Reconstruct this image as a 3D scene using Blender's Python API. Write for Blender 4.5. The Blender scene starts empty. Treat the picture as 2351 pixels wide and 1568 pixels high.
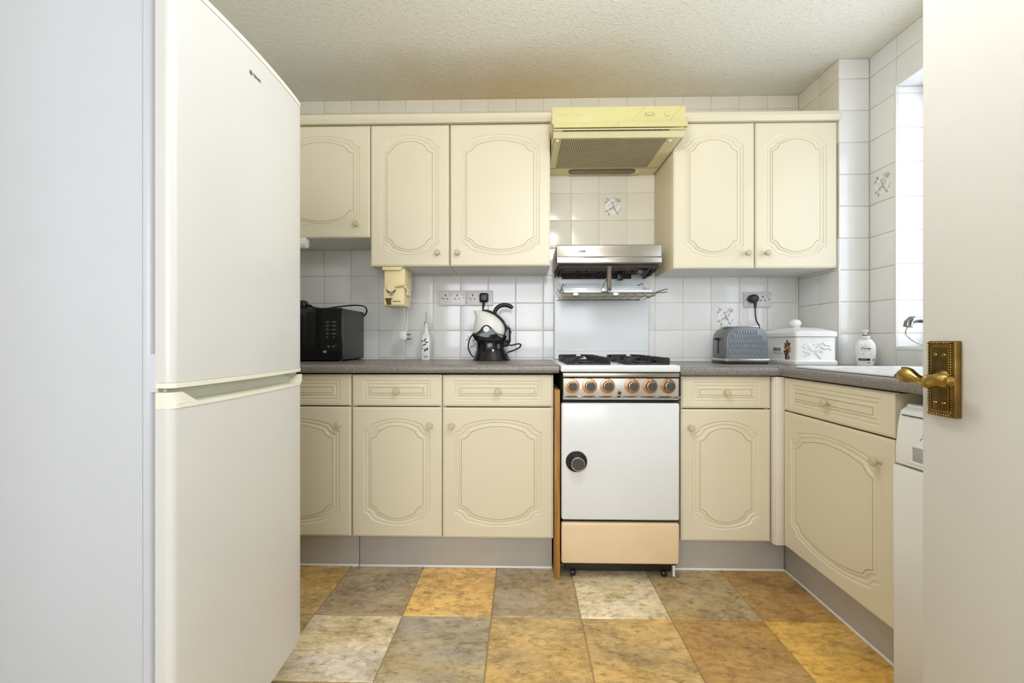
import bpy, bmesh, math, random
from mathutils import Vector, Matrix
random.seed(7)
SC = bpy.context.scene
COL = SC.collection
PI = math.pi

# ---------------------------------------------------------------- camera, world, lights, exposure
cam = bpy.data.cameras.new('camera')
cam.sensor_fit = 'HORIZONTAL'; cam.sensor_width = 36.0
cam.lens = 36.0 * 1045.0 / 2351.0
cam.clip_start = 0.02
cam_ob = bpy.data.objects.new('camera', cam); COL.objects.link(cam_ob)
cam_ob.location = (0, 0, 1.025)
cam_ob.rotation_euler = (PI / 2, 0, math.atan(24.5 / 1045.0))
SC.camera = cam_ob

SC.view_settings.view_transform = 'Standard'
SC.view_settings.look = 'None'
SC.view_settings.gamma = 1.0
SC.view_settings.use_curve_mapping = False
SC.view_settings.exposure = 0.05

world = bpy.data.worlds.new('overcast_sky'); SC.world = world
world.use_nodes = True
bg = world.node_tree.nodes['Background']
bg.inputs['Color'].default_value = (0.90, 1.0, 1.17, 1)
bg.inputs['Strength'].default_value = 3.7

def area_light(name, loc, target, sx, sy, power, color):
    l = bpy.data.lights.new(name, 'AREA'); l.shape = 'RECTANGLE'
    l.size = sx; l.size_y = sy; l.energy = power; l.color = color
    o = bpy.data.objects.new(name, l); COL.objects.link(o)
    o.location = loc
    o.rotation_euler = (Vector(target) - Vector(loc)).to_track_quat('-Z', 'Y').to_euler()
    return o
portal = area_light('window_portal', (1.905, 1.52, 1.59), (0, 1.52, 1.59), 1.15, 1.18, 1, (1, 1, 1))
portal.data.cycles.is_portal = True
area_light('hall_fill_light', (-0.25, -1.85, 1.52), (0.05, 2.2, 1.0), 2.1, 1.45, 57, (0.945, 1.0, 1.12))  # added frontal fill behind the camera, stands in for daylight from the hall
# added point light above the frame, brightens the ceiling and upper room
pl_ = bpy.data.lights.new('ceiling_fill_light', 'POINT'); pl_.energy = 17; pl_.color = (0.97, 1.0, 1.05); pl_.shadow_soft_size = 0.11
plo = bpy.data.objects.new('ceiling_fill_light', pl_); COL.objects.link(plo); plo.location = (0.20, 0.98, 1.93)

# ---------------------------------------------------------------- materials
def lin(c):
    return tuple(((v / 255) / 12.92 if v / 255 <= 0.04045 else ((v / 255 + 0.055) / 1.055) ** 2.4) for v in c) + (1.0,)

def mat(name, rgb, rough=0.5, metal=0.0, spec=0.5, vary=0.0, vscale=6.0, bump=0.0, bscale=200.0, coat=0.0, rand=0.0):
    m = bpy.data.materials.new(name); m.use_nodes = True
    nt = m.node_tree; p = nt.nodes['Principled BSDF']
    p.inputs['Base Color'].default_value = lin(rgb)
    p.inputs['Roughness'].default_value = rough
    p.inputs['Metallic'].default_value = metal
    p.inputs['Specular IOR Level'].default_value = spec
    p.inputs['Coat Weight'].default_value = coat
    tc = None
    if vary or bump:
        tc = nt.nodes.new('ShaderNodeTexCoord')
    src = None
    if vary:
        n = nt.nodes.new('ShaderNodeTexNoise'); n.inputs['Scale'].default_value = vscale
        n.inputs['Detail'].default_value = 5
        nt.links.new(tc.outputs['Object'], n.inputs['Vector'])
        r = nt.nodes.new('ShaderNodeMapRange')
        r.inputs['From Min'].default_value = 0.3; r.inputs['From Max'].default_value = 0.7
        r.inputs['To Min'].default_value = 1 - vary; r.inputs['To Max'].default_value = 1 + vary
        nt.links.new(n.outputs['Fac'], r.inputs['Value'])
        src = r.outputs['Result']
    if rand:
        oi = nt.nodes.new('ShaderNodeObjectInfo')
        r2 = nt.nodes.new('ShaderNodeMapRange')
        r2.inputs['To Min'].default_value = 1 - rand; r2.inputs['To Max'].default_value = 1 + rand * 0.4
        nt.links.new(oi.outputs['Random'], r2.inputs['Value'])
        if src is None: src = r2.outputs['Result']
        else:
            mm = nt.nodes.new('ShaderNodeMath'); mm.operation = 'MULTIPLY'
            nt.links.new(src, mm.inputs[0]); nt.links.new(r2.outputs['Result'], mm.inputs[1]); src = mm.outputs[0]
    if src is not None:
        mul = nt.nodes.new('ShaderNodeVectorMath'); mul.operation = 'SCALE'
        mul.inputs[0].default_value = lin(rgb)[:3]
        nt.links.new(src, mul.inputs['Scale'])
        nt.links.new(mul.outputs['Vector'], p.inputs['Base Color'])
    if bump:
        n2 = nt.nodes.new('ShaderNodeTexNoise'); n2.inputs['Scale'].default_value = bscale
        n2.inputs['Detail'].default_value = 3
        nt.links.new(tc.outputs['Object'], n2.inputs['Vector'])
        b = nt.nodes.new('ShaderNodeBump'); b.inputs['Strength'].default_value = bump
        b.inputs['Distance'].default_value = 0.002
        nt.links.new(n2.outputs['Fac'], b.inputs['Height'])
        nt.links.new(b.outputs['Normal'], p.inputs['Normal'])
    return m

def ramp(nt, src, stops):
    r = nt.nodes.new('ShaderNodeValToRGB')
    e = r.color_ramp.elements
    while len(e) < len(stops): e.new(0.5)
    for i, (p, c) in enumerate(stops):
        e[i].position = p; e[i].color = c
    nt.links.new(src, r.inputs['Fac'])
    return r

M = {}
M['cream'] = mat('cream_vinyl', (227, 217, 188), 0.38, vary=0.015, vscale=3)
M['cream_line'] = mat('cream_groove_line', (172, 150, 110), 0.6)
M['cream_side'] = mat('cream_board', (226, 213, 178), 0.5, vary=0.02)
M['under'] = mat('cabinet_underside', (230, 229, 224), 0.6, vary=0.04)
M['knob'] = mat('knob_taupe', (205, 190, 152), 0.4)
M['post'] = mat('post_ivory', (236, 226, 210), 0.45, vary=0.03)
M['plinth'] = mat('plinth_grey', (184, 178, 166), 0.5, vary=0.04, vscale=9)
M['strip'] = mat('plinth_white_strip', (238, 236, 228), 0.4)
M['white_gloss'] = mat('white_enamel', (231, 233, 231), 0.18, vary=0.01)
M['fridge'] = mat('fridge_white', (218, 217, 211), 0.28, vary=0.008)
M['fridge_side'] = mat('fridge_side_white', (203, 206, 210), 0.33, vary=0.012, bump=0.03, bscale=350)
M['fridge_trim'] = mat('fridge_trim_ivory', (238, 236, 216), 0.35)
M['fridge_pocket'] = mat('fridge_pocket_grey', (206, 206, 186), 0.4)
M['gasket'] = mat('gasket_grey', (176, 178, 176), 0.6)
M['tile'] = mat('wall_tile_glaze', (238, 237, 232), 0.12, vary=0.015, vscale=14, rand=0.035)
M['tile_old'] = mat('wall_tile_cream', (233, 226, 206), 0.17, vary=0.015, vscale=14, rand=0.035)
M['grout'] = mat('tile_grout', (226, 216, 194), 0.85, vary=0.10, vscale=4)
M['paint'] = mat('wall_paint_white', (226, 223, 214), 0.7)
M['door'] = mat('door_white_paint', (214, 211, 202), 0.42, vary=0.012, vscale=4, bump=0.02, bscale=120)
M['upvc'] = mat('window_white_plastic', (240, 241, 242), 0.3)
M['brass'] = mat('aged_brass', (172, 142, 78), 0.30, 1.0, vary=0.22, vscale=45)
M['brass_dark'] = mat('tarnished_brass', (104, 86, 48), 0.42, 1.0, vary=0.25, vscale=60)
M['plate_brass'] = mat('plate_brass', (138, 112, 60), 0.34, 1.0, vary=0.22, vscale=50)
M['steel'] = mat('brushed_steel', (196, 190, 178), 0.30, 1.0, vary=0.05)
M['chrome'] = mat('chrome', (214, 214, 212), 0.10, 1.0)
M['tap'] = mat('tap_chrome', (150, 150, 147), 0.14, 1.0)
M['wire'] = mat('rack_wire', (150, 142, 124), 0.28, 1.0)
M['copper'] = mat('copper_dial', (206, 156, 114), 0.28, 1.0, vary=0.06, vscale=30)
M['panel'] = mat('control_panel_silver', (214, 208, 198), 0.35, 0.55)
M['knob_brown'] = mat('knob_dark_brown', (74, 66, 56), 0.42)
M['black'] = mat('black_plastic', (22, 22, 21), 0.35)
M['black_gloss'] = mat('black_gloss', (14, 14, 13), 0.09)
M['black_matt'] = mat('black_cast_iron', (38, 37, 35), 0.55, vary=0.15, vscale=40)
M['soot'] = mat('grill_soot', (46, 38, 30), 0.7, vary=0.35, vscale=30)
M['gap'] = mat('dark_gap', (40, 32, 22), 0.8)
M['mw_side'] = mat('microwave_case', (58, 58, 52), 0.42, vary=0.05)
M['hood_yellow'] = mat('hood_yellow', (212, 203, 140), 0.35, vary=0.015)
M['hood_under'] = mat('hood_under_cream', (228, 216, 168), 0.42, vary=0.04)
M['hood_line'] = mat('hood_line', (196, 182, 118), 0.6)
M['hood_print'] = mat('hood_print', (198, 188, 140), 0.5)
M['filter_dark'] = mat('filter_dark', (30, 22, 13), 0.8, vary=0.2, vscale=25)
M['lamp_lens'] = mat('hood_lamp_lens', (92, 80, 54), 0.2, vary=0.15)
M['opener'] = mat('opener_cream', (238, 222, 172), 0.4)
M['white_plastic'] = mat('white_plastic', (238, 237, 232), 0.3)
M['socket'] = mat('socket_white', (226, 220, 218), 0.3)
M['ink'] = mat('print_dark', (58, 52, 44), 0.5)
M['ink_soft'] = mat('print_grey', (150, 146, 140), 0.5)
M['ink_pale'] = mat('print_pale', (196, 196, 196), 0.5)
M['ink_white'] = mat('print_white', (150, 150, 140), 0.5)
M['navy'] = mat('label_navy', (24, 26, 44), 0.4)
M['gold'] = mat('label_gold', (214, 196, 140), 0.4)
M['ceramic'] = mat('ceramic_white', (238, 237, 232), 0.14)
M['leaf'] = mat('print_leaf', (52, 66, 34), 0.4)
M['leaf_light'] = mat('print_leaf_light', (134, 142, 92), 0.4)
M['peach'] = mat('print_peach', (218, 132, 58), 0.4, vary=0.2, vscale=60)
M['plum'] = mat('print_plum', (140, 50, 36), 0.4, vary=0.2, vscale=60)
M['berry'] = mat('print_berry', (56, 36, 48), 0.4)
M['blossom'] = mat('print_blossom', (214, 172, 164), 0.4)
M['toaster'] = mat('toaster_grey', (120, 127, 130), 0.16)
M['toaster_end'] = mat('toaster_end_grey', (104, 106, 104), 0.3)
M['kettle_white'] = mat('kettle_cream', (243, 240, 229), 0.14)
M['red'] = mat('switch_red', (120, 26, 22), 0.3)
M['rose'] = mat('print_rose', (246, 243, 238), 0.2)
M['rose_mid'] = mat('print_rose_centre', (220, 210, 202), 0.2)
M['rose_leaf'] = mat('print_rose_leaf', (182, 183, 170), 0.2)
M['beige_drawer'] = mat('cooker_drawer_beige', (234, 208, 168), 0.3, vary=0.03, vscale=8)
M['brown_handle'] = mat('grill_handle_brown', (112, 96, 82), 0.4)
M['sink'] = mat('sink_white', (240, 241, 243), 0.16)
M['sealant'] = mat('sink_seal_dark', (44, 42, 40), 0.5)
M['wm'] = mat('washer_white', (243, 243, 241), 0.25)
M['dirt'] = mat('grease_brown', (120, 92, 58), 0.7)

def wood_mat():
    m = bpy.data.materials.new('plank_wood'); m.use_nodes = True
    nt = m.node_tree; p = nt.nodes['Principled BSDF']; p.inputs['Roughness'].default_value = 0.5
    tc = nt.nodes.new('ShaderNodeTexCoord'); mp = nt.nodes.new('ShaderNodeMapping')
    mp.inputs['Scale'].default_value = (60, 60, 4)
    n = nt.nodes.new('ShaderNodeTexNoise'); n.inputs['Scale'].default_value = 1.0; n.inputs['Detail'].default_value = 6
    nt.links.new(tc.outputs['Object'], mp.inputs['Vector']); nt.links.new(mp.outputs['Vector'], n.inputs['Vector'])
    r = ramp(nt, n.outputs['Fac'], [(0.3, lin((142, 92, 36))), (0.7, lin((194, 142, 70)))])
    nt.links.new(r.outputs['Color'], p.inputs['Base Color'])
    return m
M['wood'] = wood_mat()

def worktop_mat():
    m = bpy.data.materials.new('worktop_speckle'); m.use_nodes = True
    nt = m.node_tree; p = nt.nodes['Principled BSDF']; p.inputs['Roughness'].default_value = 0.32
    tc = nt.nodes.new('ShaderNodeTexCoord')
    n = nt.nodes.new('ShaderNodeTexNoise'); n.inputs['Scale'].default_value = 330; n.inputs['Detail'].default_value = 2
    nt.links.new(tc.outputs['Object'], n.inputs['Vector'])
    r = ramp(nt, n.outputs['Fac'], [(0.30, lin((86, 81, 75))), (0.5, lin((130, 124, 117))), (0.72, lin((172, 166, 159)))])
    nt.links.new(r.outputs['Color'], p.inputs['Base Color'])
    return m
M['worktop'] = worktop_mat()

def ceiling_mat():
    m = bpy.data.materials.new('ceiling_artex'); m.use_nodes = True
    nt = m.node_tree; p = nt.nodes['Principled BSDF']; p.inputs['Roughness'].default_value = 0.75
    tc = nt.nodes.new('ShaderNodeTexCoord')
    # grease and smoke staining that gathers above the cooker and along the back wall
    sep = nt.nodes.new('ShaderNodeSeparateXYZ'); nt.links.new(tc.outputs['Object'], sep.inputs['Vector'])
    def math_(op, a, b=None, **k):
        n = nt.nodes.new('ShaderNodeMath'); n.operation = op
        for i, v in enumerate((a, b)):
            if v is None: continue
            if isinstance(v, (int, float)): n.inputs[i].default_value = v
            else: nt.links.new(v, n.inputs[i])
        if k.get('clamp'): n.use_clamp = True
        return n.outputs[0]
    n = nt.nodes.new('ShaderNodeTexNoise'); n.inputs['Scale'].default_value = 2.6; n.inputs['Detail'].default_value = 4
    nt.links.new(tc.outputs['Object'], n.inputs['Vector'])
    dx = math_('MULTIPLY', math_('SUBTRACT', sep.outputs['X'], 0.02), 0.75)
    dy = math_('MULTIPLY', math_('SUBTRACT', 2.62, sep.outputs['Y']), 1.75)
    d = math_('SQRT', math_('ADD', math_('MULTIPLY', dx, dx), math_('MULTIPLY', dy, dy)))
    d = math_('ADD', d, math_('MULTIPLY', math_('SUBTRACT', n.outputs['Fac'], 0.5), 0.7))
    st = math_('SUBTRACT', 1.0, math_('DIVIDE', d, 0.95), clamp=True)
    mix = nt.nodes.new('ShaderNodeMix'); mix.data_type = 'RGBA'
    mix.inputs[6].default_value = lin((242, 239, 226)); mix.inputs[7].default_value = lin((222, 188, 122))
    nt.links.new(math_('MULTIPLY', st, 0.8), mix.inputs[0])
    nt.links.new(mix.outputs[2], p.inputs['Base Color'])
    n2 = nt.nodes.new('ShaderNodeTexNoise'); n2.inputs['Scale'].default_value = 58; n2.inputs['Detail'].default_value = 3
    n2.inputs['Distortion'].default_value = 0.8
    nt.links.new(tc.outputs['Object'], n2.inputs['Vector'])
    r = ramp(nt, n2.outputs['Fac'], [(0.50, (0, 0, 0, 1)), (0.68, (1, 1, 1, 1))])
    b = nt.nodes.new('ShaderNodeBump'); b.inputs['Strength'].default_value = 0.5; b.inputs['Distance'].default_value = 0.0035
    nt.links.new(r.outputs['Color'], b.inputs['Height']); nt.links.new(b.outputs['Normal'], p.inputs['Normal'])
    return m
M['ceiling'] = ceiling_mat()

def floor_mat():
    m = bpy.data.materials.new('vinyl_stone_tile'); m.use_nodes = True
    nt = m.node_tree; p = nt.nodes['Principled BSDF']; p.inputs['Roughness'].default_value = 0.42
    tc = nt.nodes.new('ShaderNodeTexCoord'); oi = nt.nodes.new('ShaderNodeObjectInfo')
    add = nt.nodes.new('ShaderNodeVectorMath'); add.operation = 'ADD'
    sc = nt.nodes.new('ShaderNodeMath'); sc.operation = 'MULTIPLY'; sc.inputs[1].default_value = 37.0
    nt.links.new(oi.outputs['Random'], sc.inputs[0])
    nt.links.new(tc.outputs['Object'], add.inputs[0]); nt.links.new(sc.outputs[0], add.inputs[1])
    mp = nt.nodes.new('ShaderNodeMapping'); mp.inputs['Scale'].default_value = (0.55, 1.0, 1.0)
    nt.links.new(add.outputs['Vector'], mp.inputs['Vector'])
    def noise(s, d, dist=0.0):
        n = nt.nodes.new('ShaderNodeTexNoise'); n.inputs['Scale'].default_value = s; n.inputs['Detail'].default_value = d
        n.inputs['Distortion'].default_value = dist; n.inputs['Roughness'].default_value = 0.68
        nt.links.new(mp.outputs['Vector'], n.inputs['Vector']); return n.outputs['Fac']
    big = ramp(nt, noise(8, 7, 0.3), [(0.34, (0.66, 0.64, 0.60, 1)), (0.5, (1, 1, 1, 1)), (0.68, (1.22, 1.23, 1.24, 1))])
    fine = ramp(nt, noise(52, 9, 0.35), [(0.35, (0.60, 0.56, 0.50, 1)), (0.44, (0.94, 0.93, 0.91, 1)), (0.56, (1.04, 1.04, 1.04, 1)), (0.70, (1.20, 1.20, 1.18, 1))])
    m1 = nt.nodes.new('ShaderNodeMix'); m1.data_type = 'RGBA'; m1.blend_type = 'MULTIPLY'; m1.inputs[0].default_value = 1
    nt.links.new(oi.outputs['Color'], m1.inputs[6]); nt.links.new(big.outputs['Color'], m1.inputs[7])
    m2 = nt.nodes.new('ShaderNodeMix'); m2.data_type = 'RGBA'; m2.blend_type = 'MULTIPLY'; m2.inputs[0].default_value = 1
    nt.links.new(m1.outputs[2], m2.inputs[6]); nt.links.new(fine.outputs['Color'], m2.inputs[7])
    # cloudy warm / cool drift between stones
    hue = ramp(nt, noise(4.5, 3), [(0.40, (1.06, 1.0, 0.84, 1)), (0.62, (0.97, 1.0, 1.14, 1))])
    m3 = nt.nodes.new('ShaderNodeMix'); m3.data_type = 'RGBA'; m3.blend_type = 'MULTIPLY'; m3.inputs[0].default_value = 1
    nt.links.new(m2.outputs[2], m3.inputs[6]); nt.links.new(hue.outputs['Color'], m3.inputs[7])
    vein = ramp(nt, noise(11, 9, 0.2), [(0.455, (1, 1, 1, 1)), (0.495, (0.70, 0.66, 0.60, 1)), (0.535, (1, 1, 1, 1))])
    m4 = nt.nodes.new('ShaderNodeMix'); m4.data_type = 'RGBA'; m4.blend_type = 'MULTIPLY'; m4.inputs[0].default_value = 0.8
    nt.links.new(m3.outputs[2], m4.inputs[6]); nt.links.new(vein.outputs['Color'], m4.inputs[7])
    nt.links.new(m4.outputs[2], p.inputs['Base Color'])
    b = nt.nodes.new('ShaderNodeBump'); b.inputs['Strength'].default_value = 0.35; b.inputs['Distance'].default_value = 0.002
    nt.links.new(fine.outputs['Color'], b.inputs['Height']); nt.links.new(b.outputs['Normal'], p.inputs['Normal'])
    return m
M['floor_tile'] = floor_mat()
M['floor_joint'] = mat('floor_joint', (170, 148, 104), 0.7, vary=0.1)

def glass_mat():
    m = bpy.data.materials.new('window_glass'); m.use_nodes = True
    nt = m.node_tree; nt.nodes.remove(nt.nodes['Principled BSDF'])
    t = nt.nodes.new('ShaderNodeBsdfTransparent'); g = nt.nodes.new('ShaderNodeBsdfGlossy')
    g.inputs['Roughness'].default_value = 0.02
    mx = nt.nodes.new('ShaderNodeMixShader'); mx.inputs['Fac'].default_value = 0.06
    nt.links.new(t.outputs[0], mx.inputs[1]); nt.links.new(g.outputs[0], mx.inputs[2])
    nt.links.new(mx.outputs[0], nt.nodes['Material Output'].inputs['Surface'])
    return m
M['glass'] = glass_mat()

# ---------------------------------------------------------------- mesh helpers
class MB:
    """collects shapes into one mesh"""
    def __init__(s): s.bm = bmesh.new()
    def _take(s, b, mi=0):
        me = bpy.data.meshes.new('tmp')
        for f in b.faces: f.material_index = mi if mi else f.material_index
        b.to_mesh(me); b.free(); s.bm.from_mesh(me); bpy.data.meshes.remove(me); return s
    def box(s, x0, x1, y0, y1, z0, z1, bev=0.0, seg=2, mi=0, rot=None):
        b = bmesh.new(); bmesh.ops.create_cube(b, size=1)
        c = Vector(((x0 + x1) / 2, (y0 + y1) / 2, (z0 + z1) / 2))
        for v in b.verts: v.co = Vector((v.co.x * (x1 - x0), v.co.y * (y1 - y0), v.co.z * (z1 - z0)))
        if bev > 0: bmesh.ops.bevel(b, geom=b.edges[:], offset=bev, segments=seg, profile=0.5, affect='EDGES', clamp_overlap=True)
        for v in b.verts: v.co = (rot @ v.co if rot is not None else v.co) + c
        return s._take(b, mi)
    def prism(s, pts, axis, a0, a1, mi=0, bev=0.0, seg=2):
        """polygon pts extruded along axis: x -> pts are (y,z); y -> (x,z); z -> (x,y)"""
        def P(p, a):
            return (a, p[0], p[1]) if axis == 'x' else ((p[0], a, p[1]) if axis == 'y' else (p[0], p[1], a))
        b = bmesh.new()
        A = [b.verts.new(P(p, a0)) for p in pts]; B = [b.verts.new(P(p, a1)) for p in pts]
        b.faces.new(A); b.faces.new(B)
        for i in range(len(pts)):
            j = (i + 1) % len(pts); b.faces.new((A[i], A[j], B[j], B[i]))
        bmesh.ops.recalc_face_normals(b, faces=b.faces[:])
        if bev > 0:
            es = [e for e in b.edges if e.is_manifold and e.calc_face_angle(0) > 0.6]
            bmesh.ops.bevel(b, geom=es, offset=bev, segments=seg, profile=0.5, affect='EDGES', clamp_overlap=True)
        return s._take(b, mi)
    def lathe(s, prof, c=(0, 0, 0), axis='z', n=24, mi=0, sy=1.0):
        """prof: (radius, height) list turned about axis through c"""
        b = bmesh.new(); rings = []
        for r, h in prof:
            ring = []
            for k in range(n if r > 1e-6 else 1):
                t = 2 * PI * k / n; u, w = r * math.cos(t), r * math.sin(t) * sy
                co = {'z': (u, w, h), 'y': (u, h, w), 'x': (h, u, w)}[axis]
                ring.append(b.verts.new(Vector(co) + Vector(c)))
            rings.append(ring)
        for A, B in zip(rings, rings[1:]):
            for k in range(n):
                q = (k + 1) % n
                if len(A) == 1 and len(B) == 1: break
                if len(A) == 1: b.faces.new((A[0], B[k], B[q]))
                elif len(B) == 1: b.faces.new((A[k], A[q], B[0]))
                else: b.faces.new((A[k], A[q], B[q], B[k]))
        if len(rings[0]) > 2 and len(rings[-1]) > 2:      # a ring: close the profile on itself
            A, B = rings[-1], rings[0]
            for k in range(n):
                q = (k + 1) % n; b.faces.new((A[k], A[q], B[q], B[k]))
        else:
            for e in (rings[0], rings[-1]):
                if len(e) > 2: b.faces.new(e)
        bmesh.ops.recalc_face_normals(b, faces=b.faces[:])
        return s._take(b, mi)
    def loft(s, rings, mi=0, closed_ends=True):
        b = bmesh.new(); R = [[b.verts.new(p) for p in r] for r in rings]
        n = len(R[0])
        for A, B in zip(R, R[1:]):
            for k in range(n):
                q = (k + 1) % n; b.faces.new((A[k], A[q], B[q], B[k]))
        if closed_ends: b.faces.new(R[0]); b.faces.new(R[-1])
        bmesh.ops.recalc_face_normals(b, faces=b.faces[:])
        return s._take(b, mi)
    def tube(s, pts, r, n=8, mi=0, smooth=0, ry=None):
        pts = [Vector(p) for p in pts]
        if smooth: pts = catmull(pts, smooth)
        rings = []; up = None
        for i, p in enumerate(pts):
            d = (pts[min(i + 1, len(pts) - 1)] - pts[max(i - 1, 0)]).normalized()
            if up is None:
                up = Vector((0, 1, 0)) if abs(d.y) < 0.9 else Vector((1, 0, 0))
            a = (up - d * up.dot(d)).normalized(); c = d.cross(a); up = a
            rr = r[min(int(i * len(r) / len(pts)), len(r) - 1)] if isinstance(r, (list, tuple)) else r
            ra = ry if ry else rr
            rings.append([p + a * ra * math.cos(2 * PI * k / n) + c * rr * math.sin(2 * PI * k / n) for k in range(n)])
        return s.loft(rings, mi)
    def poly(s, pts3, mi=0):
        b = bmesh.new(); b.faces.new([b.verts.new(p) for p in pts3]); return s._take(b, mi)
    def text(s, txt, size, o, u, v, mi=0, shear=0.0, bold=0.0, width=None):
        cu = bpy.data.curves.new('txt', 'FONT'); cu.body = txt; cu.size = size; cu.shear = shear
        cu.align_x = 'CENTER'; cu.align_y = 'CENTER'; cu.offset = bold; cu.resolution_u = 2
        ob = bpy.data.objects.new('txt', cu); COL.objects.link(ob)
        dg = bpy.context.evaluated_depsgraph_get(); dg.update()
        me = bpy.data.meshes.new_from_object(ob.evaluated_get(dg))
        bpy.data.objects.remove(ob); bpy.data.curves.remove(cu)
        xs = [w.co.x for w in me.vertices]
        k = 1.0
        if width and xs and max(xs) > min(xs): k = width / (max(xs) - min(xs))
        o, u, v = Vector(o), Vector(u), Vector(v)
        for w in me.vertices: w.co = o + u * w.co.x * k + v * w.co.y
        for f in me.polygons: f.material_index = mi
        s.bm.from_mesh(me); bpy.data.meshes.remove(me); return s
    def build(s, name, mats, parent=None, ang=35):
        if not isinstance(mats, (list, tuple)): mats = [mats]
        if parent is not None and parent.name in LOC:
            off = LOC[parent.name]
            for v in s.bm.verts: v.co -= off
        me = bpy.data.meshes.new(name); s.bm.to_mesh(me); s.bm.free()
        for m in mats: me.materials.append(m)
        for f in me.polygons: f.use_smooth = True
        me.set_sharp_from_angle(angle=math.radians(ang))
        o = bpy.data.objects.new(name, me); COL.objects.link(o)
        if parent is not None:
            o.parent = parent
            if parent.name in LOC: LOC[o.name] = LOC[parent.name]
        return o

LOC = {}
def catmull(p, k):
    out = []
    for i in range(len(p) - 1):
        a, b, c, d = p[max(i - 1, 0)], p[i], p[i + 1], p[min(i + 2, len(p) - 1)]
        for j in range(k):
            t = j / k
            out.append(0.5 * ((2 * b) + (c - a) * t + (2 * a - 5 * b + 4 * c - d) * t * t + (3 * b - a - 3 * c + d) * t ** 3))
    out.append(p[-1]); return out

def tag(o, label=None, cat=None, group=None, kind=None):
    if label: o['label'] = label
    if cat: o['category'] = cat
    if group: o['group'] = group
    if kind: o['kind'] = kind
    return o
def thing(name, label, cat, loc, rz=0.0, group=None, local=False):
    o = bpy.data.objects.new(name, None); COL.objects.link(o)
    o.empty_display_size = 0.05
    o.location = loc; o.rotation_euler = (0, 0, rz)
    if not local and not rz: LOC[o.name] = Vector(loc)
    return tag(o, label, cat, group)
def structure(name, mb, m):
    return tag(mb.build(name, m), kind='structure')

def ellipse(cx, cy, rx, ry, z, n=24, p=2.0):
    out = []
    for k in range(n):
        t = 2 * PI * k / n; c, s_ = math.cos(t), math.sin(t)
        out.append((cx + rx * math.copysign(abs(c) ** (2 / p), c), cy + ry * math.copysign(abs(s_) ** (2 / p), s_), z))
    return out

# ---------------------------------------------------------------- room shell
D = 2.60; CEIL = 2.413; XR = 1.70; XB = 1.553; YB = 2.272
XL = -1.36; TT = 0.0034
WT_L, WT_R = 0.924, 0.914

floor = structure('floor', MB().box(-1.9, 2.1, -2.4, 2.75, -0.10, -0.004), M['floor_joint'])
ceil = structure('ceiling', MB().box(-1.9, 2.1, -2.4, 2.75, CEIL, CEIL + 0.1), M['ceiling'])
wall_back = structure('wall_back', MB().box(-1.9, 2.1, D + TT, D + 0.15, -0.05, CEIL), M['grout'])
wall_left = structure('wall_left', MB().box(XL - 0.12, XL, -2.4, D + TT, -0.05, CEIL), M['paint'])
# right wall with its window opening (y 0.93..2.114, z 0.985..2.19)
WY0, WY1, WZ0, WZ1 = 0.93, 2.114, 0.988, 2.188
wr = MB()
wr.box(XR + TT, XR + 0.26, WY1 + TT, D + TT, -0.05, CEIL)
wr.box(XR + TT, XR + 0.26, -0.12, WY0, -0.05, CEIL)
wr.box(XR + TT, XR + 0.26, WY0, WY1 + TT, -0.05, WZ0 - TT)
wr.box(XR + TT, XR + 0.26, WY0, WY1 + TT, WZ1 + 0.004, CEIL)
wall_right = structure('wall_right', wr, M['grout'])
trim_1 = structure('trim_1', MB().box(XB + TT, XR + TT, YB + TT, D + TT, 0.6, CEIL), M['grout'])
tag(trim_1, 'tiled pipe boxing in the back right corner')
wf = MB()
wf.box(XL, -1.05, -0.12, 0.0, -0.05, CEIL); wf.box(0.86, XR + 0.26, -0.12, 0.0, -0.05, CEIL)
wf.box(-1.05, 0.86, -0.12, 0.0, 2.20, CEIL)
wall_front = structure('wall_front', wf, M['paint'])
structure('wall_hall_right', MB().box(XR + 0.14, XR + 0.26, -2.4, -0.12, -0.05, CEIL), M['paint'])
structure('wall_hall_rear', MB().box(XL - 0.12, XR + 0.26, -2.52, -2.4, -0.05, CEIL), M['paint'])

# wall tiles ------------------------------------------------------------
PT, PZ, G = 0.1580, 0.1565, 0.0013
TILE_CACHE = {}
def tile_mesh(w, h, t=0.0034):
    key = (round(w, 4), round(h, 4))
    if key in TILE_CACHE: return TILE_CACHE[key]
    b = bmesh.new(); rings = []
    for ins, y in ((0, 0.0), (0, -t + 0.0016), (0.0008, -t + 0.0004), (0.0036, -t)):
        rings.append([b.verts.new((sx * (w / 2 - ins), y, sz * (h / 2 - ins))) for sx, sz in ((-1, -1), (1, -1), (1, 1), (-1, 1))])
    for A, B in zip(rings, rings[1:]):
        for k in range(4): q = (k + 1) % 4; b.faces.new((A[k], A[q], B[q], B[k]))
    b.faces.new(rings[-1])
    bmesh.ops.recalc_face_normals(b, faces=b.faces[:])
    me = bpy.data.meshes.new('tile'); b.to_mesh(me); b.free(); me.materials.append(M['tile'])
    for f in me.polygons: f.use_smooth = True
    me.set_sharp_from_angle(angle=math.radians(50))
    TILE_CACHE[key] = me; return me
def put_tile(parent, c, w, h, rz, old=False):
    """c = centre on the wall face, tile proud of it; local -Y is the outward side"""
    me = tile_mesh(w - 2 * G, h - 2 * G)
    if old:                                  # tiles in the upper rows get a creamier glaze colour
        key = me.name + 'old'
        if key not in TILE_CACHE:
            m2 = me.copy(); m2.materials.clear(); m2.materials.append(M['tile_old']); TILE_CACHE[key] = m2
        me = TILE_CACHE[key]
    o = bpy.data.objects.new('tile', me); COL.objects.link(o)
    o.parent = parent
    o.location = Vector(c); o.rotation_euler = (random.uniform(-.0022, .0022), 0, rz + random.uniform(-.0022, .0022))
    return o

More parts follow.
